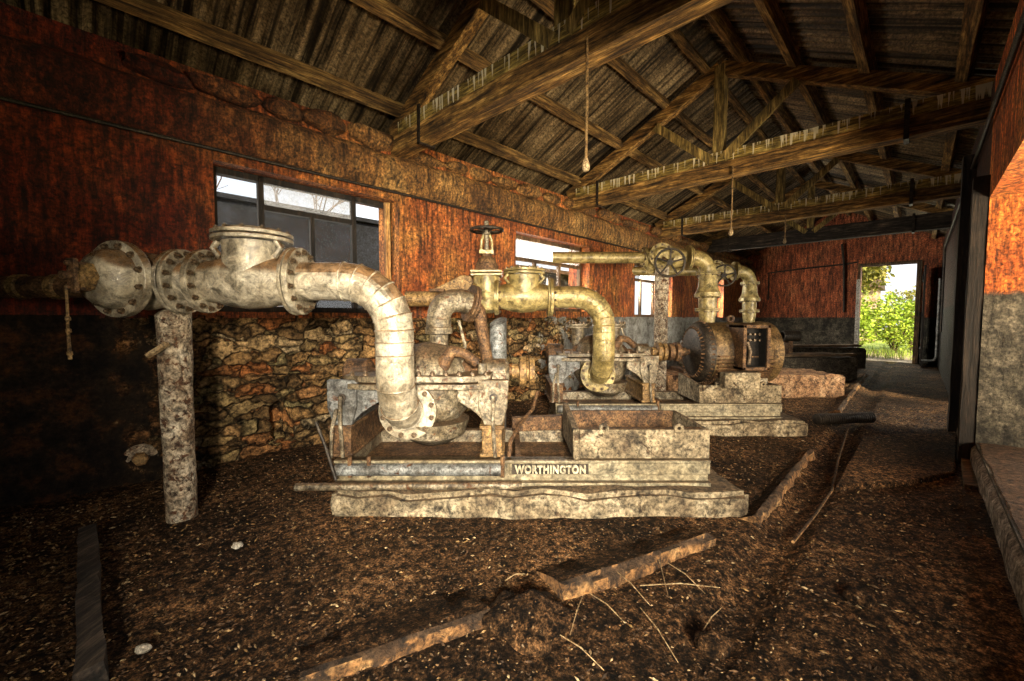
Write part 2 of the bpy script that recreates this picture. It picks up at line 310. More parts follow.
class MB:
    def __init__(s): s.v = []; s.f = []; s.mi = []
    def add(s, verts, faces, mi=0):
        o = len(s.v); s.v += [Vector(p) for p in verts]
        s.f += [tuple(o + i for i in f) for f in faces]; s.mi += [mi] * len(faces)
    def box(s, lo, hi, rot=None, mi=0, piv=None):
        x0, y0, z0 = lo; x1, y1, z1 = hi
        p = [Vector(q) for q in ((x0, y0, z0), (x1, y0, z0), (x1, y1, z0), (x0, y1, z0), (x0, y0, z1), (x1, y0, z1), (x1, y1, z1), (x0, y1, z1))]
        if rot is not None:
            c = Vector(piv) if piv is not None else (Vector(lo) + Vector(hi)) / 2
            p = [c + rot @ (q - c) for q in p]
        s.add(p, [(0, 3, 2, 1), (4, 5, 6, 7), (0, 1, 5, 4), (1, 2, 6, 5), (2, 3, 7, 6), (3, 0, 4, 7)], mi)
        return s
    def bar(s, a, b, w, h, up=(0, 0, 1), mi=0, seg=1, jit=0.0):
        """rectangular beam from a to b; w sideways, h along up"""
        a, b = Vector(a), Vector(b); d = (b - a).normalized(); upv = Vector(up)
        x = d.cross(upv).normalized(); y = x.cross(d).normalized()
        rings = []
        for i in range(seg + 1):
            c = a.lerp(b, i / seg)
            j = [Vector((random.uniform(-1, 1), random.uniform(-1, 1), random.uniform(-1, 1))) * jit for _ in range(4)]
            rings.append([c + x * (sx * w / 2) + y * (sy * h / 2) + j[n] for n, (sx, sy) in enumerate(((-1, -1), (1, -1), (1, 1), (-1, 1)))])
        vs = [p for r in rings for p in r]; fs = []
        for i in range(seg):
            for n in range(4):
                fs.append((4 * i + n, 4 * i + (n + 1) % 4, 4 * i + 4 + (n + 1) % 4, 4 * i + 4 + n))
        fs += [(3, 2, 1, 0), (4 * seg, 4 * seg + 1, 4 * seg + 2, 4 * seg + 3)]
        s.add(vs, fs, mi); return s
    def lathe(s, o, d, prof, n=32, mi=0, cap0=True, cap1=True):
        """prof = [(distance along d, radius)]"""
        o = Vector(o); d, x, y = frame_for(d)
        vs = []; fs = []
        for t, r in prof:
            for i in range(n):
                a = 2 * PI * i / n
                vs.append(o + d * t + (x * math.cos(a) + y * math.sin(a)) * r)
        for j in range(len(prof) - 1):
            for i in range(n):
                fs.append((j * n + i, j * n + (i + 1) % n, (j + 1) * n + (i + 1) % n, (j + 1) * n + i))
        if cap0: fs.append(tuple(range(n - 1, -1, -1)))
        if cap1: fs.append(tuple(range((len(prof) - 1) * n, len(prof) * n)))
        s.add(vs, fs, mi); return s
    def cyl(s, a, b, r, r2=None, n=24, mi=0):
        a, b = Vector(a), Vector(b)
        return s.lathe(a, b - a, [(0, r), ((b - a).length, r if r2 is None else r2)], n, mi)
    def ring(s, o, d, r_in, r_out, t, n=36, mi=0):
        """annular disc, thickness t"""
        o = Vector(o); d, x, y = frame_for(d); vs = []; fs = []
        for tt, r in ((0, r_in), (0, r_out), (t, r_out), (t, r_in)):
            for i in range(n):
                a = 2 * PI * i / n; vs.append(o + d * tt + (x * math.cos(a) + y * math.sin(a)) * r)
        for j in range(4):
            for i in range(n):
                fs.append((j * n + i, j * n + (i + 1) % n, ((j + 1) % 4) * n + (i + 1) % n, ((j + 1) % 4) * n + i))
        s.add(vs, fs, mi); return s
    def tube(s, pts, r, n=16, mi=0, cap=True):
        pts = [Vector(p) for p in pts]
        rr = r if hasattr(r, '__len__') else [r] * len(pts)
        vs = []; fs = []; px = None
        for i, p in enumerate(pts):
            if i == 0: d = pts[1] - p
            elif i == len(pts) - 1: d = p - pts[i - 1]
            else: d = (pts[i + 1] - p).normalized() + (p - pts[i - 1]).normalized()
            d.normalize()
            if px is None: _, x, y = frame_for(d)
            else:
                x = (px - d * px.dot(d)).normalized(); y = d.cross(x)
            px = x
            k = 1.0
            if 0 < i < len(pts) - 1:
                c = (pts[i + 1] - p).normalized().dot((p - pts[i - 1]).normalized()); k = 1 / max(0.5, math.sqrt((1 + c) / 2))
            # mitre stretch only in the bending plane (small), ignored for gentle bends
            for q in range(n):
                a = 2 * PI * q / n; vs.append(p + (x * math.cos(a) + y * math.sin(a)) * rr[i] * (k if k < 1.06 else 1.03))
        for j in range(len(pts) - 1):
            for i in range(n):
                fs.append((j * n + i, j * n + (i + 1) % n, (j + 1) * n + (i + 1) % n, (j + 1) * n + i))
        if cap:
            fs.append(tuple(range(n - 1, -1, -1))); fs.append(tuple(range((len(pts) - 1) * n, len(pts) * n)))
        s.add(vs, fs, mi); return s
    def torus(s, o, d, R, r, n=40, m=10, mi=0):
        o = Vector(o); d, x, y = frame_for(d); vs = []; fs = []
        for i in range(n):
            a = 2 * PI * i / n; e = x * math.cos(a) + y * math.sin(a)
            for j in range(m):
                b = 2 * PI * j / m; vs.append(o + e * (R + r * math.cos(b)) + d * (r * math.sin(b)))
        for i in range(n):
            for j in range(m):
                fs.append((i * m + j, ((i + 1) % n) * m + j, ((i + 1) % n) * m + (j + 1) % m, i * m + (j + 1) % m))
        s.add(vs, fs, mi); return s
    def prism(s, poly, axis, t0, t1, mi=0):
        """poly = list of 2-D points; axis 'x','y','z' is the extrusion axis"""
        def P(a, b, t):
            return {'x': (t, a, b), 'y': (a, t, b), 'z': (a, b, t)}[axis]
        n = len(poly)
        vs = [P(a, b, t0) for a, b in poly] + [P(a, b, t1) for a, b in poly]
        fs = [tuple(range(n)), tuple(range(2 * n - 1, n - 1, -1))] + [(i, (i + 1) % n, n + (i + 1) % n, n + i) for i in range(n)]
        s.add(vs, fs, mi); return s
    def rock(s, c, size, seed=0, sub=2, rough=0.25, mi=0):
        bm = bmesh.new(); bmesh.ops.create_icosphere(bm, subdivisions=sub, radius=1.0)
        off = Vector((seed * 3.7, seed * 1.3, seed * 7.1)); c = Vector(c)
        bm.verts.ensure_lookup_table()
        vs = []
        for v in bm.verts:
            k = 1 + rough * noise.noise(v.co * 1.3 + off) + rough * 0.5 * noise.noise(v.co * 3 + off)
            q = v.co * k; vs.append(c + Vector((q.x * size[0], q.y * size[1], q.z * size[2])))
        s.add(vs, [tuple(v.index for v in f.verts) for f in bm.faces], mi); bm.free(); return s
    def build(s, name, mat, parent=None, smooth=35, bevel=0.0, loc=None, rotz=0.0, raw=False):
        """raw: vertices are already local; otherwise they are in the coordinates of the parent (or world minus loc)"""
        me = bpy.data.meshes.new(name)
        o = bpy.data.objects.new(name, me); COL.objects.link(o)
        off = Vector((0, 0, 0))
        if parent is not None:
            o.parent = parent
            anc = parent
            while anc is not None and not anc.get('_w'): anc = anc.parent
            if not raw and anc is not None: off = Vector(anc['_w'])
        elif loc is not None:
            o.location = loc
            if not raw: off = Vector(loc)
        o.rotation_euler = (0, 0, rotz)
        me.from_pydata([p - off for p in s.v], [], s.f)
        bm = bmesh.new(); bm.from_mesh(me); bmesh.ops.recalc_face_normals(bm, faces=bm.faces); bm.to_mesh(me); bm.free()
        mats = mat if isinstance(mat, (list, tuple)) else [mat]
        for m in mats: me.materials.append(m)
        if len(mats) > 1: me.polygons.foreach_set('material_index', s.mi)
        if smooth:
            me.polygons.foreach_set('use_smooth', [True] * len(me.polygons))
            me.set_sharp_from_angle(angle=math.radians(smooth))
        me.update()
        if bevel:
            b = o.modifiers.new('bevel', 'BEVEL'); b.width = bevel; b.segments = 2; b.limit_method = 'ANGLE'; b.angle_limit = math.radians(40)
        return o

def tag(o, label=None, cat=None, group=None, kind=None):
    if label: o['label'] = label
    if cat: o['category'] = cat
    if group: o['group'] = group
    if kind: o['kind'] = kind
    return o

def thing(name, label, cat, loc=(0, 0, 0), rotz=0.0, group=None, world=True):
    """an Empty at the base of a thing; parts built afterwards are given in world coordinates when rotz == 0"""
    o = bpy.data.objects.new(name, None); COL.objects.link(o)
    o.empty_display_size = 0.1
    o.location = loc; o.rotation_euler = (0, 0, rotz)
    if world and rotz == 0: o['_w'] = tuple(loc)
    return tag(o, label, cat, group)

def dup(root, off, label=None, group=None):
    r = root.copy(); COL.objects.link(r); r.location = Vector(root.location) + Vector(off)
    if '_w' in r: r['_w'] = tuple(r.location)
    if label: r['label'] = label
    if group: r['group'] = group
    for ch in list(root.children):
        c = ch.copy(); COL.objects.link(c); c.parent = r
        for g in list(ch.children):
            d = g.copy(); COL.objects.link(d); d.parent = c
    return r

def structure(o): o['kind'] = 'structure'; return o

# ------------------------------------------------------------------ bolts and flanges
_bolt_me = {}
def bolt_mesh(size):
    key = round(size, 4)
    if key not in _bolt_me:
        m = MB(); m.lathe((0, 0, 0), (0, 0, 1), [(0, size * 1.25), (size * 0.25, size * 1.25)], 12)
        m.lathe((0, 0, size * 0.25), (0, 0, 1), [(0, size), (size * 0.95, size), (size * 1.05, size * 0.85)], 6)
        m.lathe((0, 0, size * 1.2), (0, 0, 1), [(0, size * 0.5), (size * 0.5, size * 0.5), (size * 0.6, size * 0.35)], 8)
        o = m.build('bolt', M['bolt']); me = o.data; bpy.data.objects.remove(o); _bolt_me[key] = me
    return _bolt_me[key]

def bolts(parent, origin_off, center, d, R, n, size, phase=0.0):
    """bolt heads as children of `parent`, standing on the face at `center` looking along d; centre in the thing's world frame"""
    d, x, y = frame_for(d); me = bolt_mesh(size)
    q = d.to_track_quat('Z', 'Y')
    for i in range(n):
        a = 2 * PI * (i + phase) / n
        o = bpy.data.objects.new('bolt', me); COL.objects.link(o); o.parent = parent
        o.location = Vector(center) + (x * math.cos(a) + y * math.sin(a)) * R - Vector(origin_off)
        o.rotation_mode = 'QUATERNION'; o.rotation_quaternion = q

def flange(root, c, d, r_in, r_out, t, mat, nb=12, bs=0.014, double=True, both=False, name='flange'):
    """flange (pair) centred at c with its axis along d, bolt heads on the +d face"""
    c = Vector(c); dd = Vector(d).normalized(); m = MB()
    if double:
        m.ring(c - dd * t / 2, dd, r_in, r_out, t * 0.42); m.ring(c + dd * (t * 0.08), dd, r_in, r_out, t * 0.42)
        m.ring(c - dd * (t * 0.1), dd, r_in, r_out * 0.8, t * 0.2)
    else:
        m.ring(c - dd * t / 2, dd, r_in, r_out, t)
    o = m.build(name, mat, root, bevel=0.003)
    off = Vector(root['_w'])
    if nb:
        bolts(o, off, c + dd * t / 2, dd, r_out * 0.86, nb, bs, 0.5)
        if both: bolts(o, off, c - dd * t / 2, -dd, r_out * 0.86, nb, bs, 0.5)
    return o

def arc(c, a, b, R, n, end=PI / 2):
    """points of a bend around centre c from direction a towards b"""
    c, a, b = Vector(c), Vector(a), Vector(b)
    return [c + (a * math.cos(end * i / n) + b * math.sin(end * i / n)) * R for i in range(n + 1)]

X, Y, Z = Vector((1, 0, 0)), Vector((0, 1, 0)), Vector((0, 0, 1))
D2 = Vector((1.59, 1.77, 0))        # from the first pump set to the second

# ================================================================== SETTING
UB, UE = -3.0, 15.4                 # back and far end of the hall
VL, VR = 3.96, -0.36                # left and right wall faces
WT = 0.42
# ---- floor: uneven soil
def floor_h(u, v):
    p = Vector((u, v, 0))
    h = 0.022 * noise.noise(p * 0.9) + 0.014 * noise.noise(p * 3.1) + 0.007 * noise.noise(p * 9.0)
    # heaps against the walls
    h += 0.10 * math.exp(-((VL - v) / 0.30) ** 2) * (0.6 + 0.5 * noise.noise(p * 1.7))
    h += 0.03 * math.exp(-((v - VR) / 0.15) ** 2)
    # a broken drain channel runs along the hall, right of the plinths
    ch = math.exp(-((v - 0.52) / 0.11) ** 4)
    h -= 0.05 * ch * (1 if u > 1.8 else max(0, (u - 1.2) / 0.6))
    return h - 0.012
m = MB()
us = [UB + i * 0.12 for i in range(int((-0.4 - UB) / 0.12))] + [-0.4 + i * 0.035 for i in range(int(7.0 / 0.035))] + [6.6 + i * 0.1 for i in range(int((UE - 6.6) / 0.1) + 2)]
vs_ = [VR - 0.02 + i * 0.04 for i in range(int((VL - VR) / 0.04) + 3)]
vv = [(u, v, floor_h(u, v)) for u in us for v in vs_]
nv = len(vs_)
m.add(vv, [(i * nv + j, (i + 1) * nv + j, (i + 1) * nv + j + 1, i * nv + j + 1) for i in range(len(us) - 1) for j in range(nv - 1)])
structure(m.build('floor', M['soil'], smooth=180, rotz=TH))

# ---- left wall: plaster above eye level with four windows
WINS = [(0.78, 2.39, 1.25, 2.42), (4.17, 5.94, 1.3, 2.37), (7.5, 9.2, 1.22, 2.3), (10.9, 12.6, 1.22, 2.3)]
m = MB()
def panel(m, face, a0, a1, z0, z1, holes, thick, out, step=0.4):
    """wall face a0..a1 by z0..z1 with rectangular holes and their reveals; face = coordinate of the inner face, out = +1/-1"""
    au = sorted(set([a0, a1] + [h[0] for h in holes] + [h[1] for h in holes])); zu = sorted(set([z0, z1] + [h[2] for h in holes] + [h[3] for h in holes]))
    for i in range(len(au) - 1):
        for j in range(len(zu) - 1):
            cu, cz = (au[i] + au[i + 1]) / 2, (zu[j] + zu[j + 1]) / 2
            if any(h[0] < cu < h[1] and h[2] < cz < h[3] for h in holes): continue
            yield au[i], au[i + 1], zu[j], zu[j + 1]
for a, b, c, d in panel(m, VL, UB, UE, 1.2, 3.06, WINS, WT, 1):
    m.box((a, VL, c), (b, VL + WT, d))
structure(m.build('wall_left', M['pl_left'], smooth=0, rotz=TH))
# ---- left wall: rubble masonry below
m = MB()
us = [UB + 0.03 * i for i in range(int((7.4 - UB) / 0.03))] + [7.4 + 0.12 * i for i in range(int((UE - 7.4) / 0.12) + 2)]
zs = [-0.1 + 0.03 * i for i in range(45)]
def wall_v(u, z):
    p = Vector((u, 0, z))
    edge = 1.22 - z + 0.06 * noise.noise(p * 2.5)
    r = 0.02 * noise.noise(p * 4) + 0.012
    if 1.14 < u < 1.27 and 0.13 < z < 0.46: r += 0.22
    return VL - 0.01 + r
nz = len(zs)
m.add([(u, wall_v(u, z), z) for u in us for z in zs], [(i * nz + j, (i + 1) * nz + j, (i + 1) * nz + j + 1, i * nz + j + 1) for i in range(len(us) - 1) for j in range(nz - 1)])
# body behind the face so that it is a real wall
m.box((UB, VL + 0.27, -0.1), (UE, VL + WT, 1.2))
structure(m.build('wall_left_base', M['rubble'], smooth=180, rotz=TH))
# ---- cornice: a rounded plaster beam with loose stones on top
m = MB()
prof = [(0.0, 2.50), (-0.035, 2.515), (-0.05, 2.56), (-0.085, 2.64), (-0.10, 2.74), (-0.085, 2.82), (-0.03, 2.87), (0.02, 2.89)]
us = [UB + 0.06 * i for i in range(int((UE - UB) / 0.06) + 1)]
vv = []
for u in us:
    for dv, z in prof:
        p = Vector((u, dv * 4, z))
        brk = 0.05 * max(0, noise.noise(Vector((u * 1.9, 3, z * 3)))) + 0.02 * noise.noise(p * 6)
        vv.append((u, VL + dv + brk, z + 0.02 * noise.noise(p * 3 + Vector((9, 0, 0)))))
n = len(prof)
m.add(vv, [(i * n + j, i * n + j + 1, (i + 1) * n + j + 1, (i + 1) * n + j) for i in range(len(us) - 1) for j in range(n - 1)])
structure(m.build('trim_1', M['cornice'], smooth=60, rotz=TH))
m = MB(); u = 0.3; i = 0
while u < UE - 0.4:
    w = random.uniform(0.25, 0.6); hgt = random.uniform(0.10, 0.17)
    m.rock((u + w / 2, VL - 0.02 + random.uniform(-0.02, 0.03), 2.885 + hgt / 2), (w * 0.55, 0.10, hgt * 0.62), i, 2, 0.35)
    u += w + random.uniform(0.0, 0.1); i += 1
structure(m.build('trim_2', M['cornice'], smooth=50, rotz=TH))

# ---- right wall with the big doorway the light comes through, and a smaller one further on
OP1 = (-1.02, 5.0, 0.2, 2.14); OP2 = (6.6, 8.6, 0.0, 1.95)
m = MB()
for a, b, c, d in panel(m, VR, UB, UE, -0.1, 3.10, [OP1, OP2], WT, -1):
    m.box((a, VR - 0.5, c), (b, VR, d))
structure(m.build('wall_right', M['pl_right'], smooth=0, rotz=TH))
# threshold of the big doorway, worn concrete
m = MB()
segs = [(-1.02 + 0.1 * i) for i in range(61)]
vv = []
for u in segs:
    for (dv, z) in ((0.02, -0.05), (0.025, 0.06), (0.02, 0.15), (-0.015, 0.205), (-0.12, 0.21), (-0.54, 0.215)):
        vv.append((min(u, 5.0), VR + dv + 0.012 * noise.noise(Vector((u * 3, z * 9, 1))), z + 0.012 * noise.noise(Vector((u * 4, dv * 5, 5)))))
n = 6
m.add(vv, [(i * n + j, i * n + j + 1, (i + 1) * n + j + 1, (i + 1) * n + j) for i in range(len(segs) - 1) for j in range(n - 1)])
structure(m.build('trim_3', M['threshold'], smooth=40, rotz=TH))

# ---- far wall and back wall with gables
DV0, DV1, DZ = 0.10, 1.24, 2.66
def gable(name, u0, u1, door=None):
    m = MB()
    rz = lambda v: 3.2 + (1 - abs(v - 1.8) / 2.16) * 1.12
    if door:
        m.box((u0, VR - 0.5, -0.1), (u1, door[0], 2.95)); m.box((u0, door[1], -0.1), (u1, VL + WT, 2.95))
        m.box((u0, door[0], door[2]), (u1, door[1], 2.95))
    else:
        m.box((u0, VR - 0.5, -0.1), (u1, VL + WT, 2.95))
    m.prism([(VR - 0.4, 2.95), (VL + 0.35, 2.95), (VL + 0.35, 3.1), (1.8, 4.34), (VR - 0.4, 3.1)], 'x', u0, u1)
    return structure(m.build(name, M['pl_end'], smooth=0, rotz=TH))
gable('wall_far', UE, UE + 0.4, (DV0, DV1, DZ))
gable('wall_back', UB - 0.4, UB)

# ---- roof: corrugated sheets on both slopes
def roof_z(v): return 3.15 + (1 - abs(v - 1.8) / 2.16) * 1.08
m = MB()
per, amp = 0.115, 0.027
ul = [UB - 0.3 + i * per / 6 for i in range(int((UE + 0.8 - UB) / (per / 6)))]
for side in (1, -1):
    rows = [(1.8 + side * t * 2.75 / 6) for t in range(7)]
    vv = []
    for r, v in enumerate(rows):
        for u in ul:
            sheet = 0.012 * math.floor((u + 40) / 0.83 % 2)
            vv.append((u, v, roof_z(v) + 0.135 + amp * math.sin(2 * PI * u / per) + sheet * 0.6 + 0.01 * noise.noise(Vector((u * 0.7, v * 2, 3)))))
    n = len(ul)
    m.add(vv, [(j * n + i, j * n + i + 1, (j + 1) * n + i + 1, (j + 1) * n + i) for j in range(6) for i in range(n - 1)])
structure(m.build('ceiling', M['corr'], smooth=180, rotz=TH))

# ---- roof timbers
purl = [(3.82, 'lowest purlin along the top of the left wall'), (3.12, 'second purlin up from the left wall'), (2.46, 'third purlin up from the left wall'),
        (1.97, 'ridge purlin on the left side of the roof peak'),
        (1.55, 'ridge purlin on the right side of the roof peak'), (1.05, 'second purlin down from the roof peak on the right slope'), (0.45, 'third purlin down from the roof peak on the right slope'),
        (-0.2, 'lowest purlin along the top of the right wall')]
for v, lab in purl:
    m = MB(); sl = -0.5 if v > 1.8 else 0.5
    up = Vector((0, -sl, 1)).normalized()
    m.bar((UB - 0.2, v, roof_z(v) + 0.058), (UE + 0.1, v, roof_z(v) + 0.058), 0.085, 0.115, up=(0, up.y * -1 if False else (0.45 if v > 1.8 else -0.45), 1), seg=40, jit=0.004)
    o = m.build('roof_purlin', M['purlin'], smooth=0, rotz=TH)
    tag(o, 'long brown timber, ' + lab, 'beam', 'roof purlins under the corrugated iron')

TR = [2.39, 5.44, 8.5, 11.3]
trlab = ['nearest timber roof truss, its tie beam reaching the top edge of the picture', 'second timber roof truss, its tie beam streaked with white droppings on the right',
         'third timber roof truss, with a pale sack-like nest at its king post', 'farthest dark timber roof truss just before the red far wall']
def truss(u, label, dark=False):
    t = thing('roof_truss', label, 'roof truss', W(u, 1.8, 2.86), TH, 'timber roof trusses')
    o = Vector((0, 1.8, 2.86))                                   # local = (u-u0, v-1.8, z-2.86)
    def B(name, a, b, w, h, mat, seg=10, bev=0.006):
        m = MB(); m.bar(Vector(a), Vector(b), w, h, up=(1, 0, 0) if False else (0, 0, 1), seg=seg, jit=0.003)
        ob = m.build(name, mat, t, smooth=0, raw=True, bevel=0); ob.location = -o
        return ob
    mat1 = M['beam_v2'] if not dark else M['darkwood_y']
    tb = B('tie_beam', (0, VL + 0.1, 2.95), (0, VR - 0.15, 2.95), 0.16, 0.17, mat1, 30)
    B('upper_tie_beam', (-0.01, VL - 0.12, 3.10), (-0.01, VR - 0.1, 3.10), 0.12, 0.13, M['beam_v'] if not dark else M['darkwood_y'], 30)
    B('rafter', (0, VL + 0.05, roof_z(VL) - 0.05), (0, 1.8, roof_z(1.8) - 0.075), 0.11, 0.14, M['beam_v2'])
    B('rafter', (0, VR - 0.05, roof_z(VR) - 0.05), (0, 1.8, roof_z(1.8) - 0.075), 0.11, 0.14, M['beam_v2'])
    for dv, dz, dv2 in ((0.16, 0, 0.78), (-0.16, 0, -0.78)):
        m = MB(); m.bar((-0.06, 1.8 + dv * 0.4, 3.08), (-0.06, 1.8 + dv2, roof_z(1.8 + dv2) - 0.14), 0.035, 0.10, up=(0, 1, 0.3), seg=4, jit=0.002)
        ob = m.build('strut', M['timber'], t, smooth=0, raw=True); ob.location = -o
    m = MB(); m.bar((0, 1.8, 3.0), (0, 1.8, roof_z(1.8) - 0.05), 0.11, 0.12, up=(0, 1, 0), seg=6, jit=0.002)
    ob = m.build('king_post', M['timber'], t, smooth=0, raw=True); ob.location = -o
    for v in (3.45, 0.15):                                       # iron straps binding the two tie beams
        m = MB(); m.box((-0.09, v - 0.02, 2.84), (-0.078, v + 0.02, 3.2)); m.box((0.078, v - 0.02, 2.84), (0.09, v + 0.02, 3.2)); m.box((-0.09, v - 0.02, 2.84), (0.09, v + 0.02, 2.853))
        ob = m.build('strap', M['black'], t, smooth=0, raw=True); ob.location = -o
    return t
for i, (u, l) in enumerate(zip(TR, trlab)):
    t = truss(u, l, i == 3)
    if i == 2:
        m = MB(); m.rock((-0.12, 1.62, 3.3), (0.07, 0.13, 0.2), 3, 3, 0.4)
        tag(m.build('nest', M['straw'], t, raw=True), 'pale straw nest'); t.children[-1].location = -Vector((0, 1.8, 2.86))

# ---- lamp cords hanging from the tie beams
def pendant(px, ytop, ybot, u, label):
    # stands where the sight line meets the truss plane
    r = (px - 512) / F; Yd = u / (CU * r + SU); v = -SU * r * Yd + CU * Yd
    zb = at(px, ybot, Yd).z
    c = W(u - 0.1, v)
    t = thing('pendant_lamp', label, 'hanging lamp', (c.x, c.y, zb), 0, 'bare lamp cords hanging from the roof trusses')
    m = MB(); m.tube([(c.x, c.y, 2.95), (c.x + 0.004, c.y, (2.95 + zb) / 2), (c.x, c.y, zb + 0.05)], 0.009, 8); m.build('cord', M['ochre'], t)
    m = MB(); m.lathe((c.x, c.y, zb - 0.02), Z, [(0, 0.016), (0.02, 0.026), (0.05, 0.022), (0.08, 0.012)], 12); m.build('lamp_holder', M['straw'], t)
pendant(593, 82, 172, TR[0], 'lamp cord hanging from the nearest truss')
pendant(731, 182, 235, TR[1], 'lamp cord hanging from the second truss')
pendant(783, 205, 243, TR[2], 'short lamp cord hanging from the third truss')

# ---- windows
def window(i, w, detail):
    u0, u1, z0, z1 = w; vf = VL + 0.16
    m = MB(); t = 0.05
    m.box((u0, vf, z0), (u0 + t, vf + 0.06, z1)); m.box((u1 - t, vf, z0), (u1, vf + 0.06, z1))
    m.box((u0, vf, z1 - t), (u1, vf + 0.06, z1)); m.box((u0, vf, z0), (u1, vf + 0.06, z0 + t))
    o = structure(m.build('window_%d' % i, M['darkwood_z'] if i == 1 else M['wood_z'], smooth=0, rotz=TH))
    return o, vf
def win_part(o, name, boxes, mat):
    m = MB()
    for lo, hi in boxes: m.box(lo, hi)
    return m.build(name, mat, o, smooth=0, raw=True)
# window 1
o, vf = window(1, WINS[0], True)
u0, u1, z0, z1 = WINS[0]
for u in (1.15, 1.98):
    win_part(o, 'mullion', [((u - 0.022, vf, z0), (u + 0.022, vf + 0.05, z1))], M['darkwood_z'])
win_part(o, 'transom', [((1.15, vf - 0.003, 2.135), (1.98, vf + 0.053, 2.18))], M['darkwood_z'])
win_part(o, 'mullion', [((1.575 - 0.018, vf, z0), (1.575 + 0.018, vf + 0.045, 2.135))], M['darkwood_z'])
win_part(o, 'casement', [((2.24, vf - 0.16, z0 + 0.02), (2.29, vf - 0.12, z1 - 0.04))], M['casement'])
win_part(o, 'pane', [((1.172, vf + 0.025, z0), (1.575, vf + 0.029, 2.15))], M['glass'])
win_part(o, 'pane', [((1.575, vf + 0.025, z0), (1.958, vf + 0.029, 2.15))], M['glass'])
win_part(o, 'pane', [((1.172, vf + 0.025, 2.16), (1.958, vf + 0.029, z1 - 0.04))], M['frosted'])
win_part(o, 'pane', [((u0 + 0.05, vf + 0.025, z0), (1.13, vf + 0.029, z1 - 0.04))], M['glass'])
# windows 2..4
for i in (2, 3, 4):
    w = WINS[i - 1]; o, vf = window(i, w, False); u0, u1, z0, z1 = w; n = 3
    zt = z1 - 0.33
    win_part(o, 'transom', [((u0, vf - 0.003, zt - 0.025), (u1, vf + 0.053, zt + 0.025))], M['wood_z'])
    for k in range(1, n):
        u = u0 + (u1 - u0) * k / n
        win_part(o, 'mullion', [((u - 0.025, vf, z0), (u + 0.025, vf + 0.05, zt))], M['wood_z'])
    win_part(o, 'pane', [((u0 + 0.05, vf + 0.025, zt), (u1 - 0.05, vf + 0.029, z1 - 0.05))], M['frosted'])
    for k in range(n):
        if (i, k) in ((2, 2),): continue                          # a pane is missing
        a = u0 + (u1 - u0) * k / n; b = u0 + (u1 - u0) * (k + 1) / n
        win_part(o, 'pane', [((a + 0.03, vf + 0.025, z0), (b - 0.03, vf + 0.029, zt - 0.02))], M['glass'])

# ---- far door: frame and the opened leaf
m = MB()
m.box((UE - 0.03, DV1, 0), (UE + 0.35, DV1 + 0.06, DZ + 0.06)); m.box((UE - 0.03, DV0 - 0.10, 0), (UE + 0.35, DV0, DZ + 0.06)); m.box((UE - 0.03, DV0, DZ), (UE + 0.35, DV1, DZ + 0.06))
d1 = structure(m.build('door_1', M['wood_z'], smooth=0, rotz=TH))
m = MB(); m.box((UE - 0.05, DV1 + 0.0, 0.02), (UE - 0.031, DV1 + 0.075, DZ * 0.86)); m.build('door_jamb_lining', M['white'], d1, smooth=0, raw=True)
t = thing('door_leaf', 'dark boarded door leaf standing open inside the far doorway', 'door', W(UE - 0.08, DV0 - 0.16, 0.03), TH)
for k in range(5):
    m = MB(); m.box((-1.02 + k * 0.2, -0.02, 0), (-1.02 + k * 0.2 + 0.19, 0.02, 2.45)); m.build('board', M['darkwood_z'], t, smooth=0, raw=True)
for z in (0.3, 1.2, 2.1):
    m = MB(); m.box((-1.02, 0.02, z), (-0.03, 0.045, z + 0.12)); m.build('ledge', M['darkwood_z'], t, smooth=0, raw=True)

# ---- big-doorway timber posts and pipes on the right wall
m = MB(); m.bar((5.08, VR + 0.045, 0.0), (5.08, VR + 0.045, 2.32), 0.14, 0.09, up=(0, 1, 0), seg=10, jit=0.004)
tag(m.build('timber_post', M['darkwood_z'], smooth=0, rotz=TH), 'black timber post at the edge of the big orange doorway', 'post')
m = MB(); m.bar((6.45, VR + 0.05, 0.0), (6.45, VR + 0.05, 2.85), 0.2, 0.1, up=(0, 1, 0), seg=10, jit=0.004)
tag(m.build('timber_post', M['darkwood_z'], smooth=0, rotz=TH), 'dark timber post on the right wall beside the smaller doorway', 'post')
m = MB(); m.tube([(-0.4, VR + 0.03, 2.72), (2, VR + 0.03, 2.74), (5, VR + 0.03, 2.72), (9, VR + 0.03, 2.70), (12.5, VR + 0.03, 2.68), (12.6, VR + 0.03, 2.6), (12.6, VR + 0.03, 0.9)], 0.017, 10)
tag(m.build('conduit', M['black'], smooth=40, rotz=TH), 'thin black conduit running high along the right wall', 'conduit')
m = MB(); m.tube([(13.7, VR + 0.05, 2.1), (13.7, VR + 0.05, 0.32), (13.7, VR + 0.08, 0.22), (13.7, VR + 0.3, 0.2)], 0.03, 10)
tag(m.build('drain_pipe', M['bluegrey'], smooth=40, rotz=TH), 'thin grey pipe running down the right wall beside the far door', 'pipe')

# ---- black panel outline and black stain on the far wall, built as tubes
def seen_on_far(px, py):
    r = (px - 512) / F; Yd = (UE - 0.02) / (CU * r + SU); p = at(px, py, Yd); return p
m = MB(); pts = [seen_on_far(*q) for q in ((768, 300), (769, 273), (800, 269), (846, 264), (858, 262))]
m.tube(pts, 0.022, 8)
tag(m.build('conduit', M['black'], smooth=40), 'black outline of a removed panel running across the red far wall to the door', 'conduit')
m = MB(); pts = [seen_on_far(*q) for q in ((842, 244), (844, 264), (844, 312))]; m.tube(pts, 0.03, 8)
tag(m.build('conduit', M['black'], smooth=40), 'black vertical stain on the far wall left of the door', 'conduit')

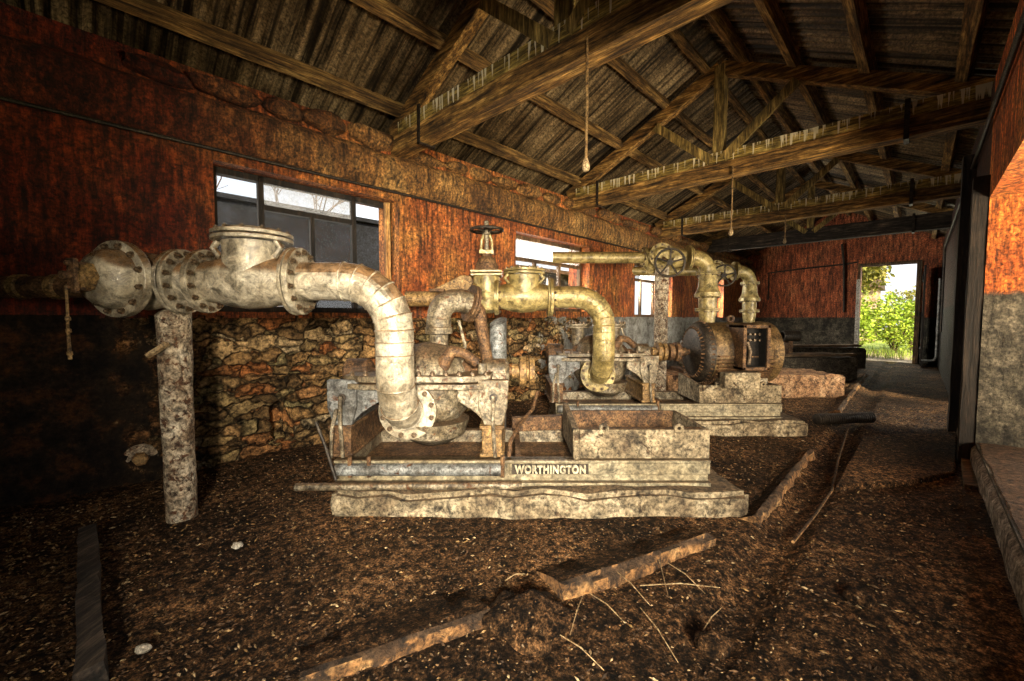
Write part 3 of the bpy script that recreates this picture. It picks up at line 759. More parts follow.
# ================================================================== OUTDOORS
m = MB(); m.box((-60, -60, -0.3), (60, 60, -0.13))
structure(m.build('ground', M['grass'], smooth=0, rotz=TH))
m = MB(); m.box((UE + 0.4, -1.2, -0.14), (UE + 5.0, 2.5, -0.02)); structure(m.build('path', M['earth'], smooth=0, rotz=TH))
m = MB(); m.box((-4, VR - 6, -0.14), (12, VR - 0.5, 0.19)); structure(m.build('ground_outside', M['soil'], smooth=0, rotz=TH))
# unseen roof slab added to keep the sun off the big doorway
m = MB(); m.box((-4.0, VR - 4.2, 2.5), (6.2, VR - 0.5, 2.58)); structure(m.build('added_sun_screen', M['corr'], smooth=0, rotz=TH))

def leaves(m, c, rad, n, size, droop=0.0, seed=0):
    rnd = random.Random(seed); c = Vector(c)
    for _ in range(n):
        while True:
            p = Vector((rnd.uniform(-1, 1), rnd.uniform(-1, 1), rnd.uniform(-1, 1)))
            if 0.25 < p.length < 1: break
        p = Vector((p.x * rad[0], p.y * rad[1], p.z * rad[2])) * (0.75 + 0.35 * noise.noise(p * 2 + Vector((seed, 0, 0))))
        d = Vector((rnd.uniform(-1, 1), rnd.uniform(-1, 1), rnd.uniform(-0.6, 1) - droop)).normalized()
        s = d.cross(Vector((rnd.uniform(-1, 1), rnd.uniform(-1, 1), rnd.uniform(-1, 1)))).normalized()
        L = size * rnd.uniform(0.6, 1.3); q = c + p
        m.add([q, q + d * L * 0.5 + s * L * 0.22, q + d * L, q + d * L * 0.5 - s * L * 0.22], [(0, 1, 2, 3)])
bl = [(18.6, 1.9, 1.2, 1.7, 'leaf', 'low bright bush left of the path outside the far door'), (19.8, 0.6, 1.3, 1.9, 'leaf', 'rounded bright green bush straight outside the far door'),
      (20.5, -0.9, 1.2, 1.9, 'leaf', 'green bush at the right of the view through the far door'), (22.8, 2.4, 1.5, 2.6, 'leaf', 'tall green bush behind the left of the doorway view'),
      (23.5, 0.2, 1.5, 2.4, 'leaf_olive', 'yellowish bush behind the rounded green bush'), (25, -1.6, 1.6, 2.9, 'leaf', 'dark green tall bush by the pole outside')]
for i, (u, v, r, h, mt, lab) in enumerate(bl):
    c = W(u, v, -0.1); t = thing('bush', lab, 'bush', c)
    m = MB(); leaves(m, (c.x, c.y, h * 0.55), (r, r, h * 0.62), 3200, 0.13, 0, i + 3); m.build('foliage', M[mt], t, smooth=0)
    m = MB()
    for q in range(5):
        a = q * 1.3; m.tube([(c.x, c.y, -0.13), (c.x + 0.2 * r * math.cos(a), c.y + 0.2 * r * math.sin(a), h * 0.4), (c.x + 0.5 * r * math.cos(a), c.y + 0.5 * r * math.sin(a), h * 0.85)], [0.03, 0.02, 0.008], 6)
    m.build('stem', M['bark'], t)
c = W(20.6, 3.4, -0.1); t = thing('tree', 'leafy tree hanging over the far doorway view from the left', 'tree', c)
m = MB(); m.tube([(c.x, c.y, -0.13), (c.x + 0.1, c.y, 1.6), (c.x - 0.1, c.y + 0.1, 3.2), (c.x, c.y, 4.5)], [0.16, 0.13, 0.1, 0.05], 10); m.build('trunk', M['bark'], t)
m = MB(); w = W(20.4, 1.75, 3.3); leaves(m, w, (1.25, 1.25, 1.25), 3600, 0.2, 0.8, 20); m.build('foliage', M['leaf_olive'], t, smooth=0)
# grass tufts outside the door
m = MB()
for _ in range(2600):
    u = random.uniform(UE + 1.2, UE + 5.5); v = random.uniform(-2.0, 3.2); p = W(u, v, -0.1); hh = random.uniform(0.12, 0.4)
    d = Vector((random.uniform(-0.3, 0.3), random.uniform(-0.3, 0.3), 1)) * hh; s = Vector((random.uniform(-1, 1), random.uniform(-1, 1), 0)).normalized() * 0.012
    m.add([p - s, p + s, p + d], [(0, 1, 2)])
tag(m.build('grass', M['grass'], smooth=0), 'sunlit grass growing outside the far door', 'grass', kind='stuff')
t = thing('house', 'pink walled house beyond the bushes outside the far door', 'house', W(31, 3.4, -0.1), TH)
m = MB(); m.box((0, -1.6, 0), (4, 3.5, 3.0)); m.build('wall', M['pink'], t, smooth=0, raw=True)
m = MB(); m.prism([(-0.4, 3.0), (4.4, 3.0), (2.0, 4.0)], 'y', -1.8, 3.8); m.build('roof', M['rust'], t, smooth=0, raw=True)
c = W(30, -1.15, -0.1); m = MB(); m.tube([c, (c.x, c.y, 7.5)], [0.13, 0.1], 10)
tag(m.build('utility_pole', M['rust'], smooth=40), 'tall wooden pole outside the far door', 'pole')
# dark boundary wall and a pale building outside the left windows
m = MB(); m.box((-5, 6.5, -0.15), (4.9, 6.8, 2.74)); m.box((-5, 6.45, 2.74), (4.9, 6.85, 2.80))
structure(m.build('wall_outside', M['slate'], smooth=0, rotz=TH))
t = thing('outbuilding', 'pale outbuilding seen through the second window', 'building', W(6.0, 9.0, -0.13), TH)
m = MB(); m.box((0, 0, 0), (9.0, 3, 2.8)); m.build('wall', M['palewall'], t, smooth=0, raw=True)
m = MB(); m.box((-0.3, -0.35, 2.8), (9.3, 3.3, 2.92)); m.build('roof', M['rust'], t, smooth=0, raw=True)
for k in range(4):
    m = MB(); m.box((1.0 + k * 2.0, -0.04, 0.9), (1.9 + k * 2.0, 0.02, 2.0)); m.build('window', M['slate'], t, smooth=0, raw=True)
for k in range(3):
    m = MB(); a = W(5.6 + 0.35 * k, 7.9, -0.13); b = W(6.3 + 0.4 * k, 8.55, 2.45); m.bar(a, b, 0.12, 0.03, up=(0.5, -0.5, 0.4))
    tag(m.build('leaning_board', M['white'], smooth=0), 'pale board leaning on the outbuilding outside the second window, ' + ['nearest to the dark boundary wall', 'middle of the three', 'farthest from the dark boundary wall'][k], 'board', 'boards leaning outside the window')
# bare twigs in front of the sky at window one
m = MB(); rnd = random.Random(4)
root = W(2.0, 9.2, -0.13)
def twig(p, d, L, r, lev):
    q = p + d * L; mid = p + d * L * 0.5 + Vector((rnd.uniform(-1, 1), rnd.uniform(-1, 1), rnd.uniform(-1, 1))) * L * 0.06
    m.tube([p, mid, q], [r, r * 0.8, r * 0.6], 5)
    if lev == 0: return
    for _ in range(3):
        e = (d + Vector((rnd.uniform(-1, 1), rnd.uniform(-1, 1), rnd.uniform(-0.3, 0.8))) * 0.65).normalized()
        twig(p.lerp(q, rnd.uniform(0.5, 1.0)), e, L * rnd.uniform(0.5, 0.75), r * 0.6, lev - 1)
t = thing('bare_tree', 'bare leafless tree outside the first window', 'tree', root)
for k in range(3): twig(W(1.2 + k * 0.9, 9.2, -0.13), Vector((rnd.uniform(-0.2, 0.2), rnd.uniform(-0.2, 0.2), 1)).normalized(), 2.5, 0.04, 4)
m.build('branches', M['bark'], t)

# ================================================================== PUMP SET 1 (copied for set 2)
XP = -0.675                       # x of the vertical pipe
YP = 2.42                         # y of the horizontal run
ZP = 1.408                        # height of the run
RP = 0.108                        # pipe radius
YF = 2.70                         # pump flange face
ZF = 0.60
def discharge_pipe(mat):
    t = thing('discharge_pipe', '', 'pipe', (XP, YP, ZF - 0.15))
    Rb = 0.28
    m = MB()
    pts = [(-1.19, YP, ZP)] + arc((XP - Rb, YP, ZP - Rb), Z, X, Rb, 6) + arc((XP, YP + Rb, ZF + Rb), -Y, -Z, Rb, 6)[0:]
    m.tube(pts, RP, 32); m.build('bend', mat, t, smooth=9)
    for i in (1, 2, 3, 4, 5, 6, 7, 9, 11, 13):
        p = Vector(pts[i]); d = (Vector(pts[min(i + 1, len(pts) - 1)]) - Vector(pts[i - 1])).normalized()
        m = MB(); m.torus(p, d, RP * 1.0, 0.0065, 36, 6); m.build('weld_seam', mat, t)
    for z in (0.985, 1.06):
        m = MB(); m.torus((XP, YP, z), Z, RP, 0.0045, 36, 6); m.build('weld_seam', mat, t)
    flange(t, (-1.205, YP, ZP), X, RP * 0.9, 0.19, 0.03, mat, 14, 0.0135, double=False)
    flange(t, (XP, YF - 0.0, ZF), -Y, RP * 0.9, 0.187, 0.034, mat, 12, 0.0145, double=False)
    return t
def check_valve(mat):
    t = thing('check_valve', '', 'valve', (-1.47, YP, ZP))
    xl, xr = -1.74, -1.222
    m = MB()
    m.lathe((xl, YP, ZP), X, [(0, 0.115), (0.06, 0.12), (0.14, 0.145), (0.24, 0.158), (0.34, 0.152), (0.44, 0.13), (xr - xl, 0.115)], 36)
    m.lathe((-1.47, YP, ZP), Z, [(0.02, 0.15), (0.12, 0.155), (0.18, 0.152), (0.215, 0.158)], 32)
    for a in (0.35, PI - 0.35):
        m.tube([(-1.47 + 0.16 * math.cos(a), YP - 0.06, ZP + 0.13), (-1.47 + 0.2 * math.cos(a), YP - 0.06, ZP + 0.18), (-1.47 + 0.17 * math.cos(a), YP - 0.06, ZP + 0.22)], 0.018, 10)
    m.build('body', mat, t)
    flange(t, (-1.47, YP, ZP + 0.245), Z, 0.02, 0.205, 0.05, mat, 12, 0.013, double=True)
    m = MB(); m.lathe((-1.47, YP, ZP + 0.27), Z, [(0, 0.15), (0.02, 0.14), (0.03, 0.06)], 32); m.build('cover', mat, t)
    flange(t, (xl - 0.005, YP, ZP), X, 0.09, 0.18, 0.032, mat, 14, 0.0135, double=False)
    flange(t, (xr - 0.012, YP, ZP), X, 0.09, 0.192, 0.018, mat, 0, 0.013, double=False)
    return t
P1 = discharge_pipe(M['paint']); P1['label'] = 'pale flaking pipe bending down from the first check valve into the nearest pump'
C1 = check_valve(M['paint']); C1['label'] = 'beige check valve with a bolted round cover in front of the first window'
# spool between check valve and gate valve
t = thing('pipe_spool', 'short rusty beige pipe piece with a bolted flange above the flaking post', 'pipe', (-1.85, YP, ZP))
m = MB(); m.cyl((-1.955, YP, ZP), (-1.765, YP, ZP), RP, n=32); m.build('pipe', M['paint'], t)
flange(t, (-1.885, YP, ZP), X, RP * 0.9, 0.182, 0.05, M['paint'], 14, 0.0135, double=True)
# gate valve with a domed bonnet pointing into the hall
vc = Vector((-2.085, 2.42, ZP)); nn = Vector((-0.20, -0.98, 0)).normalized()
t = thing('gate_valve', 'rusty gate valve with a bolted dome cover at the left end of the nearest pipe', 'valve', vc)
m = MB(); m.lathe(vc - X * 0.17, X, [(0, 0.11), (0.08, 0.15), (0.17, 0.165), (0.25, 0.15), (0.31, 0.11)], 28); m.lathe(vc, nn, [(0, 0.15), (0.13, 0.16)], 28)
m.build('body', M['paint'], t)
fo = flange(t, vc + nn * 0.145, nn, 0.05, 0.205, 0.045, M['paint'], 12, 0.0145, double=False, name='bonnet_flange')
m = MB(); m.lathe(vc + nn * 0.165, nn, [(0, 0.160), (0.03, 0.158), (0.06, 0.148), (0.085, 0.130), (0.103, 0.105), (0.115, 0.07), (0.118, 0.045)], 32)
m.build('dome', M['paint'], t)
g0 = vc + nn * 0.272
m = MB(); m.lathe(g0, nn, [(0, 0.05), (0.03, 0.05)], 20); m.lathe(g0 + nn * 0.012, nn, [(0, 0.075), (0.02, 0.075)], 6); m.lathe(g0 + nn * 0.036, nn, [(0, 0.062), (0.016, 0.062)], 6); m.lathe(g0 + nn * 0.052, nn, [(0, 0.04), (0.02, 0.04)], 16)
m.build('stuffing_box', M['ochre'], t)
g1 = g0 + nn * 0.075
sx = nn.cross(Z).normalized()
m = MB(); m.bar(g1 - Z * 0.085, g1 + Z * 0.085, 0.05, 0.022, up=nn); m.cyl(g1, g1 + nn * 0.05, 0.02, n=12)
for s in (-1, 1): m.cyl(g1 + Z * 0.06 * s - nn * 0.1, g1 + Z * 0.06 * s + nn * 0.03, 0.012, n=10)
m.build('gland', M['rust'], t, bevel=0.004)
ch = g1 + nn * 0.03 - Z * 0.05
m = MB(); m.tube([ch, ch - Z * 0.12, ch - Z * 0.2 + sx * 0.004, ch - Z * 0.36], [0.007, 0.006, 0.006, 0.008], 8)
for dz in (0.16, 0.22, 0.33): m.rock(ch - Z * dz, (0.013, 0.013, 0.016), int(dz * 100), 1, 0.1)
m.build('hanging_rod', M['ochre'], t)
# pipe from the valve into the wall
t = thing('inlet_pipe', 'thin rusty brown pipe running into the dark left wall', 'pipe', (-2.6, YP + 0.02, ZP - 0.03))
m = MB(); m.tube([(-2.255, YP, ZP - 0.03), (-2.4, YP, ZP - 0.03), (-3.12, YP, ZP - 0.03)], 0.062, 24); m.build('pipe', M['rust'], t)
for x in (-2.62, -2.83):
    m = MB(); m.lathe((x, YP, ZP - 0.03), X, [(0, 0.064), (0.01, 0.072), (0.05, 0.072), (0.06, 0.064)], 24); m.build('collar', M['ochre'], t)
# flaking post carrying the pipe
def post(x, y, ztop, r, label, mat, h0=-0.05):
    m = MB(); vs = []
    n, k = 20, 22; rnd = random.Random(int(x * 100))
    for j in range(k + 1):
        z = h0 + (ztop - h0) * j / k
        for i in range(n):
            a = 2 * PI * i / n; p = Vector((math.cos(a), math.sin(a), z * 3))
            rr = r * (1 + 0.09 * noise.noise(p * 1.2 + Vector((x, y, 0))) + 0.05 * noise.noise(p * 4)) * (0.93 + 0.09 * j / k)
            zz = z + (0.05 * math.sin(a + 0.6) if j == k else 0)
            vs.append((x + rr * math.cos(a), y + rr * math.sin(a), zz))
    m.add(vs, [(j * n + i, j * n + (i + 1) % n, (j + 1) * n + (i + 1) % n, (j + 1) * n + i) for j in range(k) for i in range(n)] + [tuple(range(k * n, (k + 1) * n))])
    o = m.build('support_post', mat, None, smooth=60, loc=(x, y, 0)); tag(o, label, 'post', 'posts carrying the pipes'); return o
post(-2.0, 2.49, 1.265, 0.083, 'tall flaking post with white and rust patches at the left under the nearest pipe', M['postpaint'])
m = MB(); p = at(156, 350, 2.36); m.bar(p + Vector((-0.05, 0, -0.035)), p + Vector((0.05, 0.02, 0.035)), 0.03, 0.022, up=(0, 0.2, 1))
tag(m.build('wood_splinter', M['straw'], smooth=0), 'pale splinter of wood stuck on the flaking post', 'splinter')

# ---- plinth, bedplate, motor base
def plinth(x0, x1, y0, y1, z1, mat, label, seed=0, rough=0.03):
    bm = bmesh.new(); bmesh.ops.create_cube(bm, size=1.0)
    bmesh.ops.bevel(bm, geom=[e for e in bm.edges], offset=0.06, segments=2, affect='EDGES', clamp_overlap=True)
    sx, sy, sz = x1 - x0, y1 - y0, z1 + 0.08
    for v in bm.verts: v.co = Vector((v.co.x * sx, v.co.y * sy, v.co.z * sz))
    # straighten bevels to metric size
    for v in bm.verts:
        for ax, s in ((0, sx), (1, sy), (2, sz)):
            e = abs(v.co[ax]); lim = s / 2
            if e < lim - 1e-4 and e > lim * 0.8: v.co[ax] = math.copysign(lim - 0.03, v.co[ax])
    bmesh.ops.subdivide_edges(bm, edges=bm.edges[:], cuts=3, use_grid_fill=True)
    for it in range(2):
        bmesh.ops.subdivide_edges(bm, edges=[e for e in bm.edges if e.calc_length() > 0.07], cuts=1, use_grid_fill=True)
    for v in bm.verts:
        q = v.co + Vector((seed * 5.1, 0, 0))
        k = noise.noise(q * 6) * rough + noise.noise(q * 17) * rough * 0.5
        edge = min(sx / 2 - abs(v.co.x), sy / 2 - abs(v.co.y))
        v.co += Vector((k, k * 0.8, k * 0.6))
        if edge < 0.05 and v.co.z > sz / 2 - 0.08: v.co.z -= 0.03 * max(0, noise.noise(q * 4))
    me = bpy.data.meshes.new('concrete_plinth'); bm.to_mesh(me); bm.free()
    me.materials.append(mat)
    me.polygons.foreach_set('use_smooth', [True] * len(me.polygons)); me.set_sharp_from_angle(angle=math.radians(50))
    o = bpy.data.objects.new('concrete_plinth', me); COL.objects.link(o)
    o.location = ((x0 + x1) / 2, (y0 + y1) / 2, z1 - sz / 2)
    return tag(o, label, 'plinth', 'concrete machine plinths')
PL1 = plinth(-1.12, 1.45, 2.5, 3.5, 0.14, M['concrete'], 'long low worn concrete plinth under the nearest pump', 1)
PL2 = plinth(-1.12 + D2.x, 1.47 + D2.x, 2.5 + D2.y, 3.5 + D2.y, 0.14, M['concrete'], 'low concrete plinth under the motor and second pump', 2)
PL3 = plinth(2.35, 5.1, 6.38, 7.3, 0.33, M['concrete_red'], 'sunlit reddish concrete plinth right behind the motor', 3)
PL4 = plinth(3.9, 6.75, 8.15, 8.95, 0.43, M['concrete_shade'], 'dark shaded concrete plinth behind the sunlit one', 4)
PL5 = plinth(6.0, 8.55, 10.1, 10.8, 0.48, M['concrete_shade'], 'farthest dark concrete plinth before the far wall', 5)

def bedplate():
    t = thing('bedplate', '', 'bedplate', (0.05, 3.0, 0.14))
    x0, x1, y0, y1, za, zb = -1.13, 1.26, 2.62, 3.42, 0.13, 0.30
    def rail(name, lo, hi, mat): m = MB(); m.box(lo, hi); return m.build(name, mat, t, bevel=0.01)
    # channel section front rail: web recessed, top flange and bottom flange
    m = MB(); m.box((x0, y0, zb - 0.022), (x1, y0 + 0.08, zb)); m.box((x0, y0 + 0.03, za), (x1, y0 + 0.06, zb)); m.box((-0.02, y0 + 0.005, 0.205), (x1, y0 + 0.03, zb - 0.02)); m.box((x0, y0 - 0.01, za), (x1, y0 + 0.08, za + 0.03))
    m.build('front_rail', M['rail'], t, bevel=0.006)
    m = MB(); m.box((0.0, y0 + 0.001, 0.212), (0.485, y0 + 0.006, 0.276)); m.build('letter_shade_strip', M['black'], t, smooth=0)  # dark strip standing in for the shadows between the raised letters
    m = MB(); m.box((x0, y1 - 0.08, za), (x1, y1, zb)); m.build('back_rail', M['casting'], t, bevel=0.008)
    m = MB(); m.box((x0, y0 + 0.06, za), (x0 + 0.08, y1, zb - 0.01)); m.build('end_rail', M['casting'], t, bevel=0.008)
    m = MB(); m.box((x1 - 0.08, y0 + 0.06, za), (x1, y1, zb - 0.01)); m.build('end_rail', M['casting'], t, bevel=0.008)
    m = MB(); m.box((x0 + 0.08, y0 + 0.06, 0.13), (x1 - 0.08, y1 - 0.08, 0.205)); m.build('drip_tray', M['rust'], t)
    m = MB(); m.box((0.02, 2.68, 0.2), (0.06, 3.36, zb - 0.005)); m.build('cross_rail', M['rust'], t, bevel=0.006)
    # lower left: grey pipe-like lip
    m = MB(); m.cyl((x0 + 0.02, y0 - 0.012, 0.245), (-0.07, y0 - 0.012, 0.245), 0.038, n=20); m.build('oil_gutter', M['bluegrey'], t)
    for x in (-1.02, -0.9, -0.06):
        m = MB(); m.cyl((x, y0 - 0.02, 0.2), (x, y0 - 0.02, 0.335), 0.014, n=10); m.build('anchor_bolt', M['rust'], t)
    return t
BP1 = bedplate(); BP1['label'] = 'cast iron bedplate with raised letters under the nearest pump'
# raised lettering cast on the front rail
cu = bpy.data.curves.new('raised_lettering', 'FONT'); cu.body = 'WORTHINGTON'; cu.size = 0.070; cu.extrude = 0.007; cu.bevel_depth = 0.0015; cu.space_character = 1.12; cu.offset = 0.0018
tmp = bpy.data.objects.new('raised_lettering', cu); COL.objects.link(tmp)
dg = bpy.context.evaluated_depsgraph_get(); me = bpy.data.meshes.new_from_object(tmp.evaluated_get(dg)); bpy.data.objects.remove(tmp)
me.materials.clear(); me.materials.append(M['letter'])
lo = bpy.data.objects.new('raised_lettering', me); COL.objects.link(lo); lo.parent = BP1
wdt = max(v.co.x for v in me.vertices)
lo.scale = (0.445 / wdt, 1, 1); lo.rotation_euler = (PI / 2, 0, 0); lo.location = Vector((0.02, 2.614, 0.221)) - Vector(BP1['_w'])
BP2 = dup(BP1, D2, 'cast iron bedplate under the motor and second pump')
for ch_ in list(BP2.children):
    if ch_.name.startswith(('raised_lettering', 'letter_shade_strip')): bpy.data.objects.remove(ch_)
def motor_base(mat):
    t = thing('motor_base', '', 'machine base', (0.83, 3.0, 0.30))
    x0, x1, y0, y1, za, zb = 0.41, 1.262, 2.645, 3.22, 0.302, 0.49
    m = MB(); m.box((x0 + 0.02, y0, za), (x1, y0 + 0.03, zb)); m.build('front_panel', mat, t, bevel=0.006)
    m = MB(); m.prism([(y0 - 0.02, za), (y1, za), (y1, zb + 0.06), (y0 + 0.02, zb + 0.0)], 'x', x0 - 0.02, x0 + 0.02); m.build('side_panel', mat, t, bevel=0.005)
    m = MB(); m.box((x1 - 0.03, y0 + 0.03, za), (x1, y1, zb)); m.build('side_panel', mat, t, bevel=0.006)
    m = MB(); m.box((x0 + 0.02, y1 - 0.03, za), (x1 - 0.03, y1, zb)); m.build('back_panel', M['rust'], t, bevel=0.006)
    m = MB(); m.box((x0 + 0.02, y0 + 0.03, za), (x1 - 0.03, y1 - 0.03, za + 0.02)); m.build('floor_plate', M['rust'], t)
    m = MB(); m.box((x0 + 0.02, y0 + 0.03, zb - 0.03), (x1 - 0.03, y0 + 0.09, zb - 0.005)); m.build('ledge', M['rust'], t)
    for x in (0.585, 1.06):
        m = MB(); m.ring((x, y0 + 0.012, zb + 0.012), -Y, 0.012, 0.03, 0.026, 16); m.box((x - 0.03, y0 - 0.012, zb - 0.03), (x + 0.03, y0 + 0.0, zb + 0.0)); m.build('lug', mat, t)
    return t
MBs = motor_base(M['concrete']); MBs['label'] = 'open box-shaped motor base with no motor, on the nearest bedplate'
MB2 = dup(MBs, D2, 'box-shaped base under the big motor')

# ---- pump
SZ = 0.765                          # shaft height
def pump(mat):
    t = thing('water_pump', '', 'pump', (-0.6, 3.0, 0.30))
    xc, yc = -0.6, 3.02
    m = MB()
    # spiral lower casing, lying along the shaft
    m.lathe((xc - 0.27, yc, SZ - 0.06), X, [(0, 0.16), (0.05, 0.24), (0.13, 0.30), (0.27, 0.325), (0.40, 0.30), (0.48, 0.24), (0.54, 0.16)], 36)
    m.lathe((XP, yc, ZF), -Y, [(0, 0.17), (0.2, 0.135), (0.30, 0.125)], 28)                # suction nozzle to the flange
    m.lathe((xc + 0.05, yc - 0.1, 0.50), -Z, [(0, 0.25), (0.1, 0.22), (0.16, 0.12)], 28)
    m.build('volute_casing', mat, t)
    m = MB(); m.prism([(-1.12, yc - 0.30), (-0.95, yc - 0.36), (-0.28, yc - 0.36), (-0.13, yc - 0.30), (-0.10, yc + 0.3), (-1.12, yc + 0.3)], 'z', SZ - 0.025, SZ + 0.012)
    m.prism([(-1.10, yc - 0.285), (-0.95, yc - 0.345), (-0.28, yc - 0.345), (-0.14, yc - 0.285), (-0.12, yc + 0.29), (-1.10, yc + 0.29)], 'z', SZ + 0.020, SZ + 0.062)
    fl = m.build('split_flange', mat, t, bevel=0.005)
    off = Vector(t['_w']); me = bolt_mesh(0.016)
    for i in range(11):
        o = bpy.data.objects.new('bolt', me); COL.objects.link(o); o.parent = fl; o.location = Vector((-1.04 + 0.087 * i, yc - 0.30, SZ + 0.062)) - off
    m = MB(); m.lathe((xc - 0.30, yc, SZ + 0.04), X, [(0, 0.06), (0.03, 0.09), (0.10, 0.12), (0.30, 0.14), (0.50, 0.12), (0.58, 0.09), (0.61, 0.06)], 32)
    m.build('upper_casing', M['rust'], t)
    m = MB(); m.ring((XP, YF + 0.017, ZF), Y, 0.03, 0.185, 0.03); m.build('suction_flange', mat, t, bevel=0.003)
    # bearing brackets with a slot, one each side
    for sx_, name_x in ((-1, -1.10), (1, -0.12)):
        m = MB()
        a = name_x
        yb = 2.70
        poly = [(a - 0.10, 0.80), (a + 0.10, 0.80), (a + 0.09, 0.62), (a + 0.06, 0.50), (a - 0.06, 0.50), (a - 0.10, 0.62)]
        m.prism(poly, 'y', yb, yb + 0.05)
        m.box((a - 0.05, yb + 0.05, 0.5), (a + 0.05, yb + 0.5, 0.72))
        # gusset arm towards the casing
        m.prism([(a - sx_ * 0.06, 0.78), (a - sx_ * 0.24, 0.76), (a - sx_ * 0.24, 0.66), (a - sx_ * 0.12, 0.58), (a - sx_ * 0.06, 0.52)], 'y', yb + 0.02, yb + 0.05)
        b_ = m.build('bearing_bracket', M['bluegrey'] if sx_ < 0 else mat, t, bevel=0.008)
        m = MB(); m.lathe((a, yb - 0.002, 0.685), Y, [(0, 0.028), (0.01, 0.028)], 16); m.bar((a, yb - 0.003, 0.64), (a, yb - 0.003, 0.685), 0.03, 0.012, up=(0, 1, 0)); m.build('slot', M['black'], b_)
        m = MB(); m.lathe((a - 0.10, yc, SZ + 0.05), X, [(0, 0.06), (0.02, 0.095), (0.17, 0.095), (0.2, 0.06)], 24); m.box((a - 0.08, yc - 0.1, SZ - 0.12), (a + 0.08, yc + 0.1, SZ + 0.05)); m.build('bearing_housing', M['rust'] if sx_ < 0 else mat, t, bevel=0.006)
        # pedestal
        m = MB(); m.box((a - 0.075, 2.69, 0.30), (a + 0.055, 3.36, 0.5)); m.box((a - 0.09, 2.68, 0.48), (a + 0.07, 3.36, 0.505)); m.box((a - 0.09, 2.68, 0.30), (a + 0.07, 3.36, 0.325)); m.build('pedestal', M['ochre'] if sx_ > 0 else M['rust'], t, bevel=0.006)
        # drain rods in front
        m = MB()
        m.tube([(a, 2.675, 0.70), (a - 0.004, 2.67, 0.55), (a + 0.012, 2.665, 0.305)], 0.013, 10)
        if sx_ < 0: m.tube([(a - 0.02, 2.66, 0.62), (a - 0.05, 2.655, 0.5), (a - 0.06, 2.65, 0.305)], 0.012, 10)
        m.build('drain_rod', M['casting'], t)
    # shaft with coupling half
    m = MB(); m.cyl((-1.2, yc, SZ + 0.05), (0.05, yc, SZ + 0.05), 0.03, n=16); m.build('shaft', M['rust'], t)
    m = MB(); m.lathe((0.0, yc, SZ + 0.05), X, [(0, 0.055), (0.05, 0.055), (0.055, 0.11), (0.10, 0.11), (0.105, 0.07), (0.12, 0.07), (0.125, 0.10), (0.16, 0.10)], 24); m.build('coupling', M['ochre'], t)
    # bent priming pipes on top of the casing
    m = MB(); m.tube([(-0.48, yc - 0.2, SZ + 0.06), (-0.45, yc - 0.2, SZ + 0.15), (-0.40, yc - 0.2, SZ + 0.215), (-0.33, yc - 0.19, SZ + 0.2), (-0.24, yc - 0.16, SZ + 0.13)], [0.05, 0.046, 0.04, 0.034, 0.036], 14); m.build('priming_pipe', M['rust'], t)
    m = MB(); m.tube([(-0.36, yc - 0.05, SZ + 0.1), (-0.33, yc - 0.05, SZ + 0.24), (-0.38, yc - 0.02, SZ + 0.42)], 0.011, 8); m.tube([(-0.2, yc - 0.2, SZ + 0.06), (-0.2, yc - 0.2, SZ + 0.13)], 0.03, 12); m.build('vent_rod', M['casting'], t)
    return t
PU1 = pump(M['casting']); PU1['label'] = 'nearest cast iron water pump between two bearing pedestals'
# small bore pipe on the casing belly front
# ---- riser behind the first pump
yr = 3.14
t = thing('riser_pipe', 'brown bent riser pipe with a collar rising from the nearest pump', 'pipe', (-0.545, yr, SZ + 0.2))
m = MB(); m.cyl((-0.545, yr, SZ + 0.2), (-0.545, yr, 1.13), 0.068, n=24); m.build('pipe', M['casting'], t)
m = MB(); m.lathe((-0.545, yr, 1.08), Z, [(0, 0.08), (0.005, 0.10), (0.05, 0.10), (0.055, 0.092), (0.11, 0.092), (0.115, 0.085)], 24); m.build('collar', M['casting'], t)
dd = Vector((0.88, 0.47, 0)).normalized()
cb = Vector((-0.545, yr, 1.20)) + dd * 0.13
pts = arc(cb, -dd, Z, 0.13, 7); pts = [Vector((-0.545, yr, 1.13))] + pts + [pts[-1] + dd * 0.06]
# droops down after the top
e0 = pts[-1]; pts += [e0 + dd * 0.05 - Z * 0.015]
m = MB(); m.tube(pts, 0.088, 24); m.build('bend', M['casting'], t, smooth=20)
fd = (dd - Z * 0.25).normalized()
flange(t, pts[-1] + fd * 0.02, fd, 0.07, 0.145, 0.04, M['rust'], 8, 0.014, double=True)
m = MB(); e1 = pts[-1] + fd * 0.04; m.tube([e1, e1 + dd * 0.05 - Z * 0.06, e1 + dd * 0.07 - Z * 0.2, e1 + dd * 0.12 - Z * 0.45, e1 + dd * 0.2 - Z * 1.0], [0.055, 0.052, 0.048, 0.045, 0.045], 20); m.build('down_pipe', M['rust'], t)

# ---- second set: copies
P2 = discharge_pipe(M['olive']); C2 = check_valve(M['olive'])
for o, lab in ((P2, 'olive pipe bending down into the second pump'), (C2, 'olive check valve with a round cover in front of the second window')):
    o.location = Vector(o.location) + D2; o['_w'] = tuple(o.location); o['label'] = lab
PU2 = dup(PU1, D2, 'second cast iron water pump coupled to the big motor')
